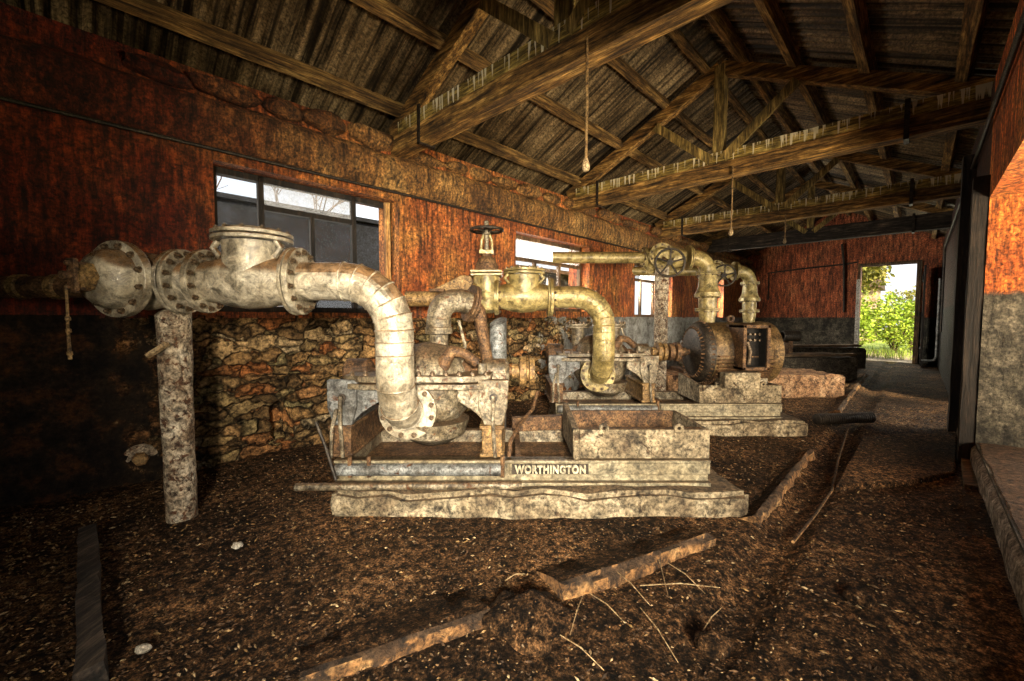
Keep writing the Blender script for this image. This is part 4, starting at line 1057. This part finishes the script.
# gate valve with a handwheel on top
gx = -1.84 + D2.x; gy = YP + D2.y
t = thing('gate_valve', 'upright gate valve with a dark handwheel on top between the first two windows', 'valve', (gx, gy, ZP))
m = MB()
m.lathe((gx - 0.10, gy, ZP), X, [(0, 0.115), (0.04, 0.13), (0.1, 0.15), (0.16, 0.13), (0.20, 0.115)], 28)
m.lathe((gx, gy, ZP - 0.16), Z, [(0, 0.06), (0.03, 0.12), (0.1, 0.14), (0.22, 0.135), (0.36, 0.13)], 28)
m.build('body', M['olive'], t)
m = MB(); m.box((gx - 0.15, gy - 0.13, ZP + 0.20), (gx + 0.15, gy + 0.13, ZP + 0.225)); m.box((gx - 0.15, gy - 0.13, ZP + 0.232), (gx + 0.15, gy + 0.13, ZP + 0.257)); m.build('bonnet_flange', M['olive'], t, bevel=0.005)
m = MB(); m.lathe((gx, gy, ZP + 0.257), Z, [(0, 0.115), (0.05, 0.11), (0.12, 0.08), (0.14, 0.05), (0.17, 0.05)], 24); m.build('bonnet', M['rust'], t)
m = MB()
m.box((gx - 0.07, gy - 0.05, ZP + 0.42), (gx + 0.07, gy + 0.05, ZP + 0.46))
for s in (-1, 1): m.tube([(gx + s * 0.055, gy, ZP + 0.45), (gx + s * 0.05, gy, ZP + 0.55), (gx + s * 0.025, gy, ZP + 0.62)], 0.014, 10)
m.build('yoke', M['olive'], t, bevel=0.004)
m = MB(); m.lathe((gx, gy, ZP + 0.40), Z, [(0, 0.022), (0.2, 0.022), (0.21, 0.04), (0.25, 0.036), (0.27, 0.025), (0.34, 0.022)], 16); m.build('stem', M['casting'], t)
m = MB(); wz = ZP + 0.655; wx = gx
m.torus((gx, gy, wz), Z, 0.155, 0.015, 40, 10); m.lathe((gx, gy, wz - 0.04), Z, [(0, 0.035), (0.06, 0.035)], 16)
for k in range(5):
    a = k * 2 * PI / 5 + 0.3; m.tube([(gx, gy, wz - 0.02), (gx + 0.155 * math.cos(a), gy + 0.155 * math.sin(a), wz)], 0.011, 8)
m.build('handwheel', M['black'], t)
flange(t, (gx + 0.105, gy, ZP), X, 0.09, 0.175, 0.03, M['olive'], 12, 0.0135, double=False)
flange(t, (gx - 0.11, gy, ZP), -X, 0.09, 0.15, 0.04, M['olive'], 10, 0.0135, double=False)
t = thing('inlet_pipe', 'pinkish rusty pipe running from the handwheel valve into the left wall', 'pipe', (-0.6, gy, ZP))
m = MB(); m.cyl((gx - 0.13, gy, ZP - 0.02), (-1.05, gy, ZP - 0.02), 0.075, n=24); m.build('pipe', M['ochre'], t)
m = MB(); m.box((-0.80, gy - 0.09, ZP + 0.05), (-0.66, gy - 0.02, ZP + 0.075)); m.ring((-0.7, gy, ZP - 0.02), X, 0.07, 0.095, 0.04, 24); m.build('clamp', M['rust'], t)
post(-0.14, 4.27, 1.16, 0.085, 'greyish post behind the nearest pump under the handwheel valve', M['bluegrey'])
# wedge-shaped piece of sheet metal lying on that pipe
m = MB(); p = Vector((-0.62, gy + 0.02, ZP + 0.058)); m.prism([(-0.82, p.z), (-0.38, p.z), (-0.40, p.z + 0.15), (-0.50, p.z + 0.16)], 'y', gy + 0.0, gy + 0.14)
tag(m.build('wedge_block', M['ochre'], smooth=0, bevel=0.01), 'tan wedge-shaped block lying on the pinkish pipe by the wall', 'block')
# short flanged stubs standing behind the second pipe
def stub(x, y, z0, z1, label):
    t = thing('flanged_stub', label, 'pipe', (x, y, z0), group='flanged stubs on the second pump')
    m = MB(); m.cyl((x, y, z0), (x, y, z1), 0.072, n=20); m.build('pipe', M['casting'], t)
    flange(t, (x, y, z1), Z, 0.03, 0.135, 0.05, M['casting'], 8, 0.015, double=True)
p = at(578, 340, 4.85); stub(p.x, p.y, SZ + 0.12, 1.11, 'short flanged stub left of the olive down-pipe')
p = at(614, 340, 4.85); stub(p.x, p.y, SZ + 0.12, 1.11, 'short flanged stub right of the olive down-pipe')

# ---- motor on the second set
ax_y, ax_z = 3.02 + D2.y, SZ + 0.05
x0, x1 = 2.02, 2.93
R = 0.335
t = thing('electric_motor', 'big ribbed brown electric motor with an open terminal box', 'motor', ((x0 + x1) / 2, ax_y, 0.49))
m = MB()
m.lathe((x0 + 0.14, ax_y, ax_z), X, [(0, R * 0.97), (0.02, R), (0.62, R), (0.64, R * 0.97)], 48)
m.build('stator', M['motor'], t)
m = MB()
for k in range(26):                                         # cooling ribs along the lower body
    a = PI * 1.02 + k * (PI * 0.96) / 25
    c_, s_ = math.cos(a), math.sin(a)
    d_ = Vector((0, c_, s_)); p = Vector((0, ax_y, ax_z)) + d_ * (R + 0.012)
    m.bar((x0 + 0.17, p.y, p.z), (x0 + 0.76, p.y, p.z), 0.012, 0.045, up=d_)
m.build('cooling_ribs', M['rust'], t)
m = MB(); m.lathe((x0, ax_y, ax_z), X, [(0, 0.10), (0.01, 0.20), (0.03, 0.28), (0.06, 0.325), (0.10, 0.345), (0.15, 0.345)], 48, cap0=True); m.build('end_bell', M['black'], t)
m = MB()
for k in range(40):                                         # fan-cowl fins
    a = 2 * PI * k / 40; d_ = Vector((0, math.cos(a), math.sin(a)))
    o_ = Vector((x0, ax_y, ax_z))
    m.bar(o_ + Vector((0.02, 0, 0)) + d_ * 0.27, o_ + Vector((0.13, 0, 0)) + d_ * 0.355, 0.016, 0.02, up=d_)
m.build('cowl_fins', M['rust'], t)
m = MB(); m.lathe((x0 + 0.77, ax_y, ax_z), X, [(0, 0.335), (0.02, 0.35), (0.10, 0.34), (0.15, 0.27), (0.17, 0.12)], 48); m.build('end_shield', M['motor'], t)
m = MB(); m.lathe((x0 - 0.16, ax_y, ax_z), X, [(0, 0.035), (0.17, 0.035)], 16); m.lathe((x0 - 0.24, ax_y, ax_z), X, [(0, 0.10), (0.05, 0.10), (0.055, 0.06), (0.07, 0.06), (0.075, 0.11), (0.12, 0.11), (0.125, 0.05), (0.2, 0.05)], 24); m.build('coupling', M['rust'], t)
# terminal box: an open frame on the front
bx0, bx1, bz0, bz1, by = 2.36, 2.64, 0.66, 1.13, ax_y - R - 0.17
m = MB(); w = 0.035
m.box((bx0, by, bz0), (bx0 + w, by + 0.3, bz1)); m.box((bx1 - w, by, bz0), (bx1, by + 0.3, bz1)); m.box((bx0, by, bz1 - w), (bx1, by + 0.36, bz1)); m.box((bx0, by, bz0), (bx1, by + 0.2, bz0 + w)); m.box((bx0, by + 0.155, bz0), (bx1, by + 0.17, bz1))
tb = m.build('terminal_box', M['rust'], t, bevel=0.006)
m = MB(); m.box((bx0 + w, by + 0.14, bz0 + w), (bx1 - w, by + 0.154, bz1 - w)); m.box((bx0 + w, by + 0.02, bz0 + w), (bx0 + w + 0.004, by + 0.14, bz1 - w)); m.box((bx1 - w - 0.004, by + 0.02, bz0 + w), (bx1 - w, by + 0.14, bz1 - w)); m.box((bx0 + w, by + 0.02, bz0 + w), (bx1 - w, by + 0.14, bz0 + w + 0.004)); m.build('terminal_board', M['box_shade'], tb)  # board and liner sheets blackened to stand for shade in the box
m = MB()
for k in range(8): m.cyl((bx0 + 0.07 + 0.05 * (k % 4), by + 0.09, bz1 - 0.1 - 0.06 * (k // 4)), (bx0 + 0.07 + 0.05 * (k % 4), by + 0.145, bz1 - 0.1 - 0.06 * (k // 4)), 0.012, n=10)
m.tube([(bx0 + 0.1, by + 0.11, bz1 - 0.18), (bx0 + 0.13, by + 0.1, bz1 - 0.28), (bx0 + 0.12, by + 0.11, bz0 + 0.05)], 0.018, 10)
m.build('terminals', M['bolt'], tb)
m = MB(); m.box((x0 + 0.2, ax_y - R + 0.02, 0.49), (x0 + 0.72, ax_y - 0.12, 0.56)); m.box((x0 + 0.2, ax_y + 0.12, 0.49), (x0 + 0.72, ax_y + R - 0.02, 0.56)); m.build('foot', M['casting'], t, bevel=0.01)
m = MB(); m.ring((x0 + 0.46, ax_y - 0.02, ax_z + R + 0.04), Y, 0.02, 0.042, 0.025, 20); m.build('lifting_eye', M['rust'], t)
# square concrete block in front of the motor
o = MB().box((2.19, 4.30, 0.475), (2.56, 4.425, 0.64)).build('concrete_block', M['concrete'], smooth=0, bevel=0.012)
tag(o, 'square concrete block standing against the front of the motor', 'block')

# ================================================================== SETS 3 and 4: tall pipes with handwheels
def high_set(xv, yv, zr, xl, labels, mat, wheel, sc=1.0):
    r = 0.12 * sc
    t = thing('inlet_pipe', labels[0], 'pipe', (xl, yv, zr))
    xg = xv - 0.85 * sc
    m = MB(); m.cyl((xl, yv, zr), (xg - 0.12, yv, zr), 0.088, n=24); m.build('pipe', mat, t)
    flange(t, (xg - 0.14, yv, zr), -X, 0.07, 0.16 * sc, 0.04, mat, 10, 0.015, double=True)
    t = thing('gate_valve', labels[1], 'valve', (xg, yv, zr))
    xe = xv - 0.30 * sc
    m = MB(); m.lathe((xg - 0.115, yv, zr), X, [(0, 0.12), (0.06, 0.16 * sc), (0.18, 0.20 * sc), (0.34, 0.19 * sc), (xe - xg + 0.03, 0.13)], 28)
    m.lathe((xg + 0.06, yv, zr), -Y, [(0, 0.15), (0.2, 0.15), (0.24, 0.1)], 24); m.lathe((xg + 0.02, yv, zr), -Z, [(0.05, 0.17), (0.16, 0.15), (0.25, 0.08)], 24)
    m.build('body', mat, t)
    flange(t, (xg + 0.06, yv - 0.2, zr), -Y, 0.03, 0.19 * sc, 0.03, mat, 10, 0.015, double=False)
    wc = Vector((xg + 0.10, yv - 0.42, zr - 0.13 * sc)); wd = Vector((-0.25, -1, 0)).normalized()
    m = MB(); m.tube([Vector((xg + 0.06, yv - 0.2, zr - 0.02)), wc], 0.022, 12); m.build('stem', M['rust'], t)
    m = MB(); m.torus(wc, wd, wheel, 0.017, 40, 10); dd_, xx, yy = frame_for(wd); m.lathe(wc - wd * 0.02, wd, [(0, 0.04), (0.05, 0.04)], 16)
    for k in range(5):
        a = k * 2 * PI / 5 + 0.25; m.tube([wc, wc + (xx * math.cos(a) + yy * math.sin(a)) * wheel], 0.013, 8)
    m.build('handwheel', M['black'], t)
    t = thing('discharge_pipe', labels[2], 'pipe', (xv, yv, 0.4))
    Rb = 0.24 * sc
    ze = zr - Rb
    pts = [(xe, yv, zr)] + arc((xv - Rb, yv, zr - Rb), Z, X, Rb, 8)
    m = MB(); m.tube(pts, r, 28); m.build('bend', mat, t, smooth=15)
    flange(t, (xe - 0.01, yv, zr), X, 0.09, 0.19 * sc, 0.05, mat, 12, 0.015, double=True)
    fz = [ze, ze - 0.34 * sc, ze - 0.56 * sc]
    m = MB(); m.lathe((xv, yv, ze), -Z, [(0, r), (0.04, r * 1.02), (0.12 * sc, r * 1.12), (0.20 * sc, r * 1.15), (0.27 * sc, r * 1.35), (0.30 * sc, r * 1.5), (0.36 * sc, r * 1.45), (0.38 * sc, r * 1.1), (0.56 * sc, r * 1.05), (0.60 * sc, r * 1.05), (0.85 * sc, r * 0.8)], 28)
    m.build('check_valve', mat, t)
    for z, k in zip(fz, (1.45, 1.62, 1.52)): flange(t, (xv, yv, z), -Z, r * 0.9, r * k, 0.045, mat, 10, 0.014, double=True, both=False)
    zb = ze - 0.84 * sc
    m = MB(); m.cyl((xv, yv, zb + 0.03), (xv, yv, 0.6), r * 0.8, n=24); m.build('pipe', mat, t)
    return t
t3 = high_set(3.03, 6.55, 2.13, 0.62, ('straight olive pipe coming high out of the left wall beside the second window', 'gate valve with a large red-black handwheel, nearest of the two high ones', 'tall olive pipe with a flanged check valve, the nearer one behind the motor'), M['olive'], 0.20)
t4 = high_set(4.58, 8.15, 2.10, 2.25, ('olive pipe coming out of the left wall behind the nearer high valve', 'gate valve with a handwheel, farther of the two high ones', 'tall olive pipe with a flanged check valve, the farther one against the red wall'), M['olive'], 0.19, 0.95)
# boxes the tall pipes stand on
for x, y, z, lab in ((3.03, 6.85, 0.31, 'cast iron pump casing on the sunlit plinth behind the motor'), (4.58, 8.5, 0.41, 'cast iron pump casing on the dark plinth behind the tall pipes')):
    t = thing('water_pump', lab, 'pump', (x, y, z))
    m = MB(); m.lathe((x - 0.3, y, z + 0.3), X, [(0, 0.15), (0.08, 0.26), (0.3, 0.3), (0.52, 0.26), (0.6, 0.15)], 28); m.build('volute_casing', M['casting'], t)
    m = MB(); m.box((x - 0.35, y - 0.3, z), (x + 0.35, y + 0.3, z + 0.08)); m.build('foot', M['rust'], t, bevel=0.01)
    m = MB(); m.tube([(x, y - 0.3, 0.62), (x, y - 0.3, z + 0.36), (x, y - 0.22, z + 0.28), (x, y - 0.1, z + 0.28)], 0.1, 20); m.build('nozzle', M['olive'], t)
post(2.27, 6.42, 1.98, 0.10, 'tall pale post under the nearer high valve', M['postpaint'])
# pipe end beyond the motor
t = thing('pipe_stub', 'dark open pipe end in front of the grey far wall', 'pipe', (5.5, 8.45, 0.43))
pa = at(782, 336, 8.45); pb = at(798, 336, 8.45)
m = MB(); n_ = 24
m.ring((pa.x, pa.y, pa.z), X, 0.085, 0.11, pb.x - pa.x, 28); m.build('pipe', M['black'], t)
m = MB(); m.box((pa.x + 0.08, pa.y - 0.1, 0.44), (pa.x + 0.16, pa.y + 0.1, pa.z - 0.1)); m.build('stand', M['rust'], t, bevel=0.006)

# ---- planks on the two dark plinths
rnd = random.Random(11)
plk = [(3.95, 6.7, 8.22, 0.43, 'splintered plank lying along the front of the dark shaded plinth'), (4.6, 6.5, 8.45, 0.43, 'short plank behind the splintered one on the dark shaded plinth'), (6.0, 8.4, 10.15, 0.48, 'plank on the front edge of the farthest plinth'), (6.2, 8.5, 10.4, 0.48, 'plank in the middle of the farthest plinth')]
for i, (a, b, y, z, lab) in enumerate(plk):
    m = MB(); m.bar((a, y, z + 0.035), (b, y + rnd.uniform(-0.05, 0.08), z + 0.035 + rnd.uniform(0, 0.03)), 0.14, 0.05, seg=14, jit=0.006)
    tag(m.build('plank', M['wood_x'], smooth=0), lab, 'plank', 'planks lying on the far plinths')

# ================================================================== THINGS ON THE FLOOR
def ground_at(px, py):
    d = at(px, py, 1.0) - Vector((0, 0, H)); k = -H / d.z; return Vector((d.x * k, d.y * k, 0))
# loose rod along the nearest bedplate
m = MB(); m.tube([(-1.31, 2.50, 0.178), (-0.6, 2.505, 0.182), (0.06, 2.51, 0.185)], 0.023, 14)
tag(m.build('steel_rod', M['casting'], smooth=40), 'loose steel rod lying along the front of the nearest bedplate', 'rod')
m = MB(); m.tube([at(316, 422, 2.62), at(326, 448, 2.6), at(336, 480, 2.54)], 0.011, 8)
tag(m.build('thin_rod', M['black'], smooth=40), 'thin dark rod leaning beside the left pump pedestal', 'rod')
m = MB(); m.tube([W(UB + 2.0, VL - 0.03, 2.49), W(3.0, VL - 0.035, 2.492), W(7.0, VL - 0.03, 2.49), W(12, VL - 0.03, 2.49)], 0.014, 8)  # black tube drawn as the dark groove line under the cornice
tag(m.build('cable', M['black'], smooth=40), 'thin black line running along the left wall just under the cornice', 'cable')
m = MB(); m.tube([(-0.02, 2.66, 0.31), (-0.01, 2.7, 0.40), (0.06, 2.9, 0.47), (0.16, 3.2, 0.50), (0.2, 3.3, 0.62)], 0.013, 10)
tag(m.build('bent_tube', M['rust'], smooth=40), 'thin bent rusty tube beside the right pedestal of the nearest pump', 'tube')
m = MB(); m.bar((0.0, 3.3, 0.36), (0.42, 3.34, 0.37), 0.07, 0.11)
tag(m.build('rusty_bar', M['rust'], smooth=0, bevel=0.006), 'short thick rusty bar behind the open motor base', 'bar')
# broken edging in the foreground
def edging(pts, label, mat, w=0.10, h=0.085, seed=0):
    P = [ground_at(*p) for p in pts]; m = MB(); vs = []; K = 0
    line = []
    for a, b in zip(P[:-1], P[1:]):
        for i in range(26): line.append(a.lerp(b, i / 26))
    line.append(P[-1])
    prof = [(0.02, -0.06), (0.012, h * 0.5), (0.0, h * 0.86), (-0.02, h), (-w * 0.5, h * 0.9), (-w, h * 0.55), (-w * 2.6, -0.015), (-w * 2.6, -0.06)]
    for i, p in enumerate(line):
        d = (line[min(i + 1, len(line) - 1)] - line[max(i - 1, 0)]).normalized(); s = Vector((d.y, -d.x, 0))
        for q, (o, z) in enumerate(prof):
            g = Vector((p.x * 5, p.y * 5, q * 0.7 + seed)); k = noise.noise(g) * 0.026 + noise.noise(g * 3) * 0.016 + noise.noise(g * 8) * 0.008
            vs.append(p + s * (o + k) + Vector((0, 0, z + (k * 0.9 if z > 0 else 0))))
    n = len(prof)
    for j in range(n - 1): m.add([], [], 0); m.f += [(i * n + j, i * n + j + 1, (i + 1) * n + j + 1, (i + 1) * n + j) for i in range(len(line) - 1)]; m.mi += [1 if j >= 3 else 0] * (len(line) - 1)
    m.v += vs; m.f += [tuple(range(n)), tuple(range((len(line) - 1) * n, len(line) * n))]; m.mi += [0, 0]
    o = m.build('edging_stone', [mat, M['soil']], smooth=70); return tag(o, label, 'edging', 'broken edging of the floor')
edging([(562, 596), (640, 570), (712, 543)], 'broken orange edging stone in front of the nearest plinth, by the straw', M['edge'], 0.09, 0.05, seed=1)
edging([(300, 690), (400, 655), (492, 622)], 'longer brown edging stone at the bottom edge of the picture', M['edge'], 0.10, 0.045, seed=2)
edging([(757, 522), (785, 486), (812, 452)], 'narrow rusty edging strip right of the nearest plinth', M['edge'], 0.04, 0.035, seed=3)
edging([(838, 414), (852, 395), (867, 375)], 'far edging strip beside the sunlit plinth', M['edge'], 0.06, 0.045, seed=4)
p = ground_at(530, 622); m = MB(); m.rock((p.x, p.y, 0.0), (0.16, 0.12, 0.10), 5, 4, 0.5)
tag(m.build('soil_mound', M['soil'], smooth=60), 'lump of soil between the two broken edging stones', 'mound')
# charred beam on the floor at the left
a, b = ground_at(88, 540), ground_at(92, 690)
m = MB(); m.bar(Vector((a.x, a.y, 0.045)), Vector((b.x, b.y, 0.04)), 0.07, 0.075, seg=14, jit=0.006)
tag(m.build('charred_beam', M['darkwood_y'], smooth=0), 'charred square beam lying on the floor at the bottom left', 'beam')
# plank at the foot of the right threshold
a, b = ground_at(966, 434), ground_at(978, 494)
m = MB(); m.bar(Vector((a.x, a.y, 0.03)), Vector((b.x, b.y, 0.03)), 0.13, 0.04, seg=10, jit=0.005)
tag(m.build('plank', M['wood_x'], smooth=0), 'dark plank lying along the foot of the doorway threshold', 'plank')
# broken slab
P = [ground_at(*q) for q in ((835, 490), (905, 486), (955, 476), (957, 438), (905, 436), (862, 440))]
m = MB(); m.prism([(q.x, q.y) for q in P], 'z', -0.05, 0.035)
tag(m.build('floor_slab', M['soil'], smooth=0, bevel=0.012), 'thin broken concrete slab on the floor before the dark posts', 'slab')
# corrugated hose
a, b = ground_at(816, 424), ground_at(872, 422)
m = MB(); d = b - a; L = d.length; prof = []
for i in range(26):
    s = i / 26 * L; prof += [(s, 0.045), (s + L / 104, 0.062), (s + L / 52, 0.062), (s + 3 * L / 104, 0.045)]
m.lathe(Vector((a.x, a.y, 0.055)), d, prof, 18)
tag(m.build('corrugated_hose', M['black'], smooth=30), 'black corrugated hose lying across the drain channel', 'hose')
# pale cable in the drain channel
m = MB(); pts = [ground_at(*q) for q in ((848, 428), (838, 460), (832, 490), (815, 515), (793, 542))]
m.tube([Vector((q.x, q.y, 0.0)) for q in pts], 0.009, 8)
tag(m.build('cable', M['edge'], smooth=40), 'pale cable winding along the drain channel', 'cable')
# pipe flange on the near left wall
p = W(-0.02, VL - 0.02, 0.0); r_ = (140 - 512) / F; Yd = (VL - 0.03) / (-SU * r_ + CU); q = at(140, 458, Yd)
nv_ = W(0, -1, 0)
t = thing('wall_flange', 'pale round flange on the lower left wall behind the flaking post', 'flange', q)
m = MB(); m.lathe(q + nv_ * -0.02, nv_, [(0, 0.10), (0.03, 0.10), (0.035, 0.06)], 20); m.build('plate', M['postpaint'], t)
m = MB(); m.lathe(q + nv_ * 0.01, nv_, [(0, 0.05), (0.05, 0.045), (0.06, 0.03)], 6); m.build('nut', M['ochre'], t)
# debris: pebbles that can be told apart
peb = [(238, 547, 0.022, 'small pale pebble on the bare floor below the flaking post', 'pebble'), (143, 651, 0.02, 'white pebble by the charred beam at the bottom left', 'pebble'), (535, 490, 0.0, '', ''), (860, 602, 0.045, 'brown stone on the floor at the lower right', 'stone'), (712, 650, 0.05, 'dark stone near the bottom edge right of centre', 'stone')]
for px, py, s, lab, cat in peb:
    if not s: continue
    p = ground_at(px, py); m = MB(); m.rock((p.x, p.y, s * 0.45), (s * 1.3, s, s * 0.7), int(px), 3, 0.3)
    tag(m.build('pebble' if cat == 'pebble' else 'stone', M['pebble'] if cat == 'pebble' else M['soil'], smooth=60), lab, cat)
# straws lying by the broken edging
straws = [((612, 572), (650, 610)), ((583, 600), (570, 640)), ((655, 552), (668, 600)), ((668, 567), (705, 598)), ((590, 598), (625, 628)), ((640, 612), (678, 668)), ((700, 640), (722, 612)), ((560, 640), (604, 676)), ((505, 585), (525, 578)), ((640, 590), (720, 592))]
for i, (q0, q1) in enumerate(straws):
    a, b = ground_at(*q0), ground_at(*q1); m = MB()
    m.tube([a + Z * 0.02, a.lerp(b, 0.5) + Z * 0.035, b + Z * 0.02], [0.002, 0.0026, 0.0015], 6)
    tag(m.build('straw', M['straw'], smooth=40), 'pale dry straw lying by the broken orange edging stone', 'straw', 'dry straws by the broken edging')
# countless chips of debris on the soil
m = MB(); rnd = random.Random(5)
plb = [(-1.15, 1.5, 2.45, 3.5), (0.42, 3.1, 4.2, 5.3)]
for _ in range(20000):
    u = -0.3 + 8.0 * rnd.random() ** 1.6; v = rnd.uniform(VR + 0.05, VL - 0.1)
    p = W(u, v)
    if p.y < 0.5 or any(a < p.x < b and c < p.y < d for a, b, c, d in plb): continue
    s = rnd.uniform(0.003, 0.010); z = floor_h(u, v) + s * 0.3
    ax = Vector((rnd.uniform(-1, 1), rnd.uniform(-1, 1), rnd.uniform(-0.2, 0.2))).normalized(); bx = ax.cross(Z).normalized(); L = s * rnd.choice((1, 1, 1.3, 2.0))
    c = Vector((p.x, p.y, z)); mi = rnd.choice((0, 0, 0, 0, 0, 0, 1, 1, 1, 2))
    m.add([c - ax * L, c + bx * s * 0.6, c + ax * L, c - bx * s * 0.6, c + Z * s * 0.7, c - Z * s * 0.4], [(0, 1, 4), (1, 2, 4), (2, 3, 4), (3, 0, 4), (1, 0, 5), (2, 1, 5), (3, 2, 5), (0, 3, 5)], mi)
tag(m.build('floor_debris', [M['chip1'], M['ochre'], M['straw']], smooth=0), 'chips and crumbs of debris strewn over the dark soil floor', 'debris', kind='stuff')

# ================================================================== LIGHT
def area(name, loc, target, size, sy, power, col=(1, 1, 1)):
    l = bpy.data.lights.new(name, 'AREA'); l.shape = 'RECTANGLE'; l.size = size; l.size_y = sy; l.energy = power; l.color = col
    o = bpy.data.objects.new(name, l); COL.objects.link(o); o.location = loc
    o.rotation_euler = (Vector(target) - Vector(loc)).to_track_quat('-Z', 'Y').to_euler(); return o
WARM = (1.0, 0.87, 0.67)
a = area('daylight_big_doorway', W(-1.30, -1.6, 1.8), W(2.3, 2.5, 0.9), 0.5, 0.7, 180, WARM); a.data.spread = math.radians(68)
a = area('daylight_doorway_side', W(3.2, -2.2, 0.9), W(4.6, 0.6, 2.6), 1.2, 0.9, 200, (1.0, 0.80, 0.54)); a.data.spread = math.radians(130)
a = area('daylight_small_doorway', W(7.6, -1.6, 1.1), W(7.7, 2.5, 1.3), 1.6, 1.4, 100, WARM); a.data.spread = math.radians(120)
a = area('daylight_far_door', W(UE + 0.9, 0.67, 1.6), W(11, 1.6, 0.8), 1.0, 2.2, 35, (1.0, 0.9, 0.7))
for i, w in enumerate(WINS):
    area('daylight_window', W((w[0] + w[1]) / 2, VL + 0.55, 2.0), W((w[0] + w[1]) / 2 + (0.3, 0.3, 3.5, 3.2)[i], 1.5, (0.9, 0.9, 1.1, 1.7)[i]), 1.4, 0.9, (14, 80, 150, 340)[i], (1.0, 0.9, 0.74))
sun = bpy.data.lights.new('sun', 'SUN'); sun.energy = 13.0; sun.color = (1.0, 0.86, 0.6); sun.angle = math.radians(1.0)
so = bpy.data.objects.new('sun', sun); COL.objects.link(so)
sd = W(0.62, 0.62, -0.62).normalized()
so.rotation_euler = sd.to_track_quat('-Z', 'Y').to_euler()
w = bpy.data.worlds.new('sky'); S.world = w; w.use_nodes = True
bg = w.node_tree.nodes['Background']; bg.inputs[0].default_value = (0.93, 0.96, 1.0, 1); bg.inputs[1].default_value = 1.6

# ================================================================== CAMERA
cam = bpy.data.cameras.new('camera'); cam.sensor_width = 36; cam.lens = 36 * F / 1024; cam.clip_start = 0.05
co = bpy.data.objects.new('camera', cam); COL.objects.link(co)
co.location = (0, 0, H); co.rotation_euler = (PI / 2 - PITCH, 0, 0)
S.camera = co
S.view_settings.view_transform = 'Standard'; S.view_settings.look = 'None'; S.view_settings.gamma = 1.0
S.view_settings.use_curve_mapping = False
S.view_settings.exposure = -0.25
for o in list(bpy.data.objects):
    if '_w' in o: del o['_w']
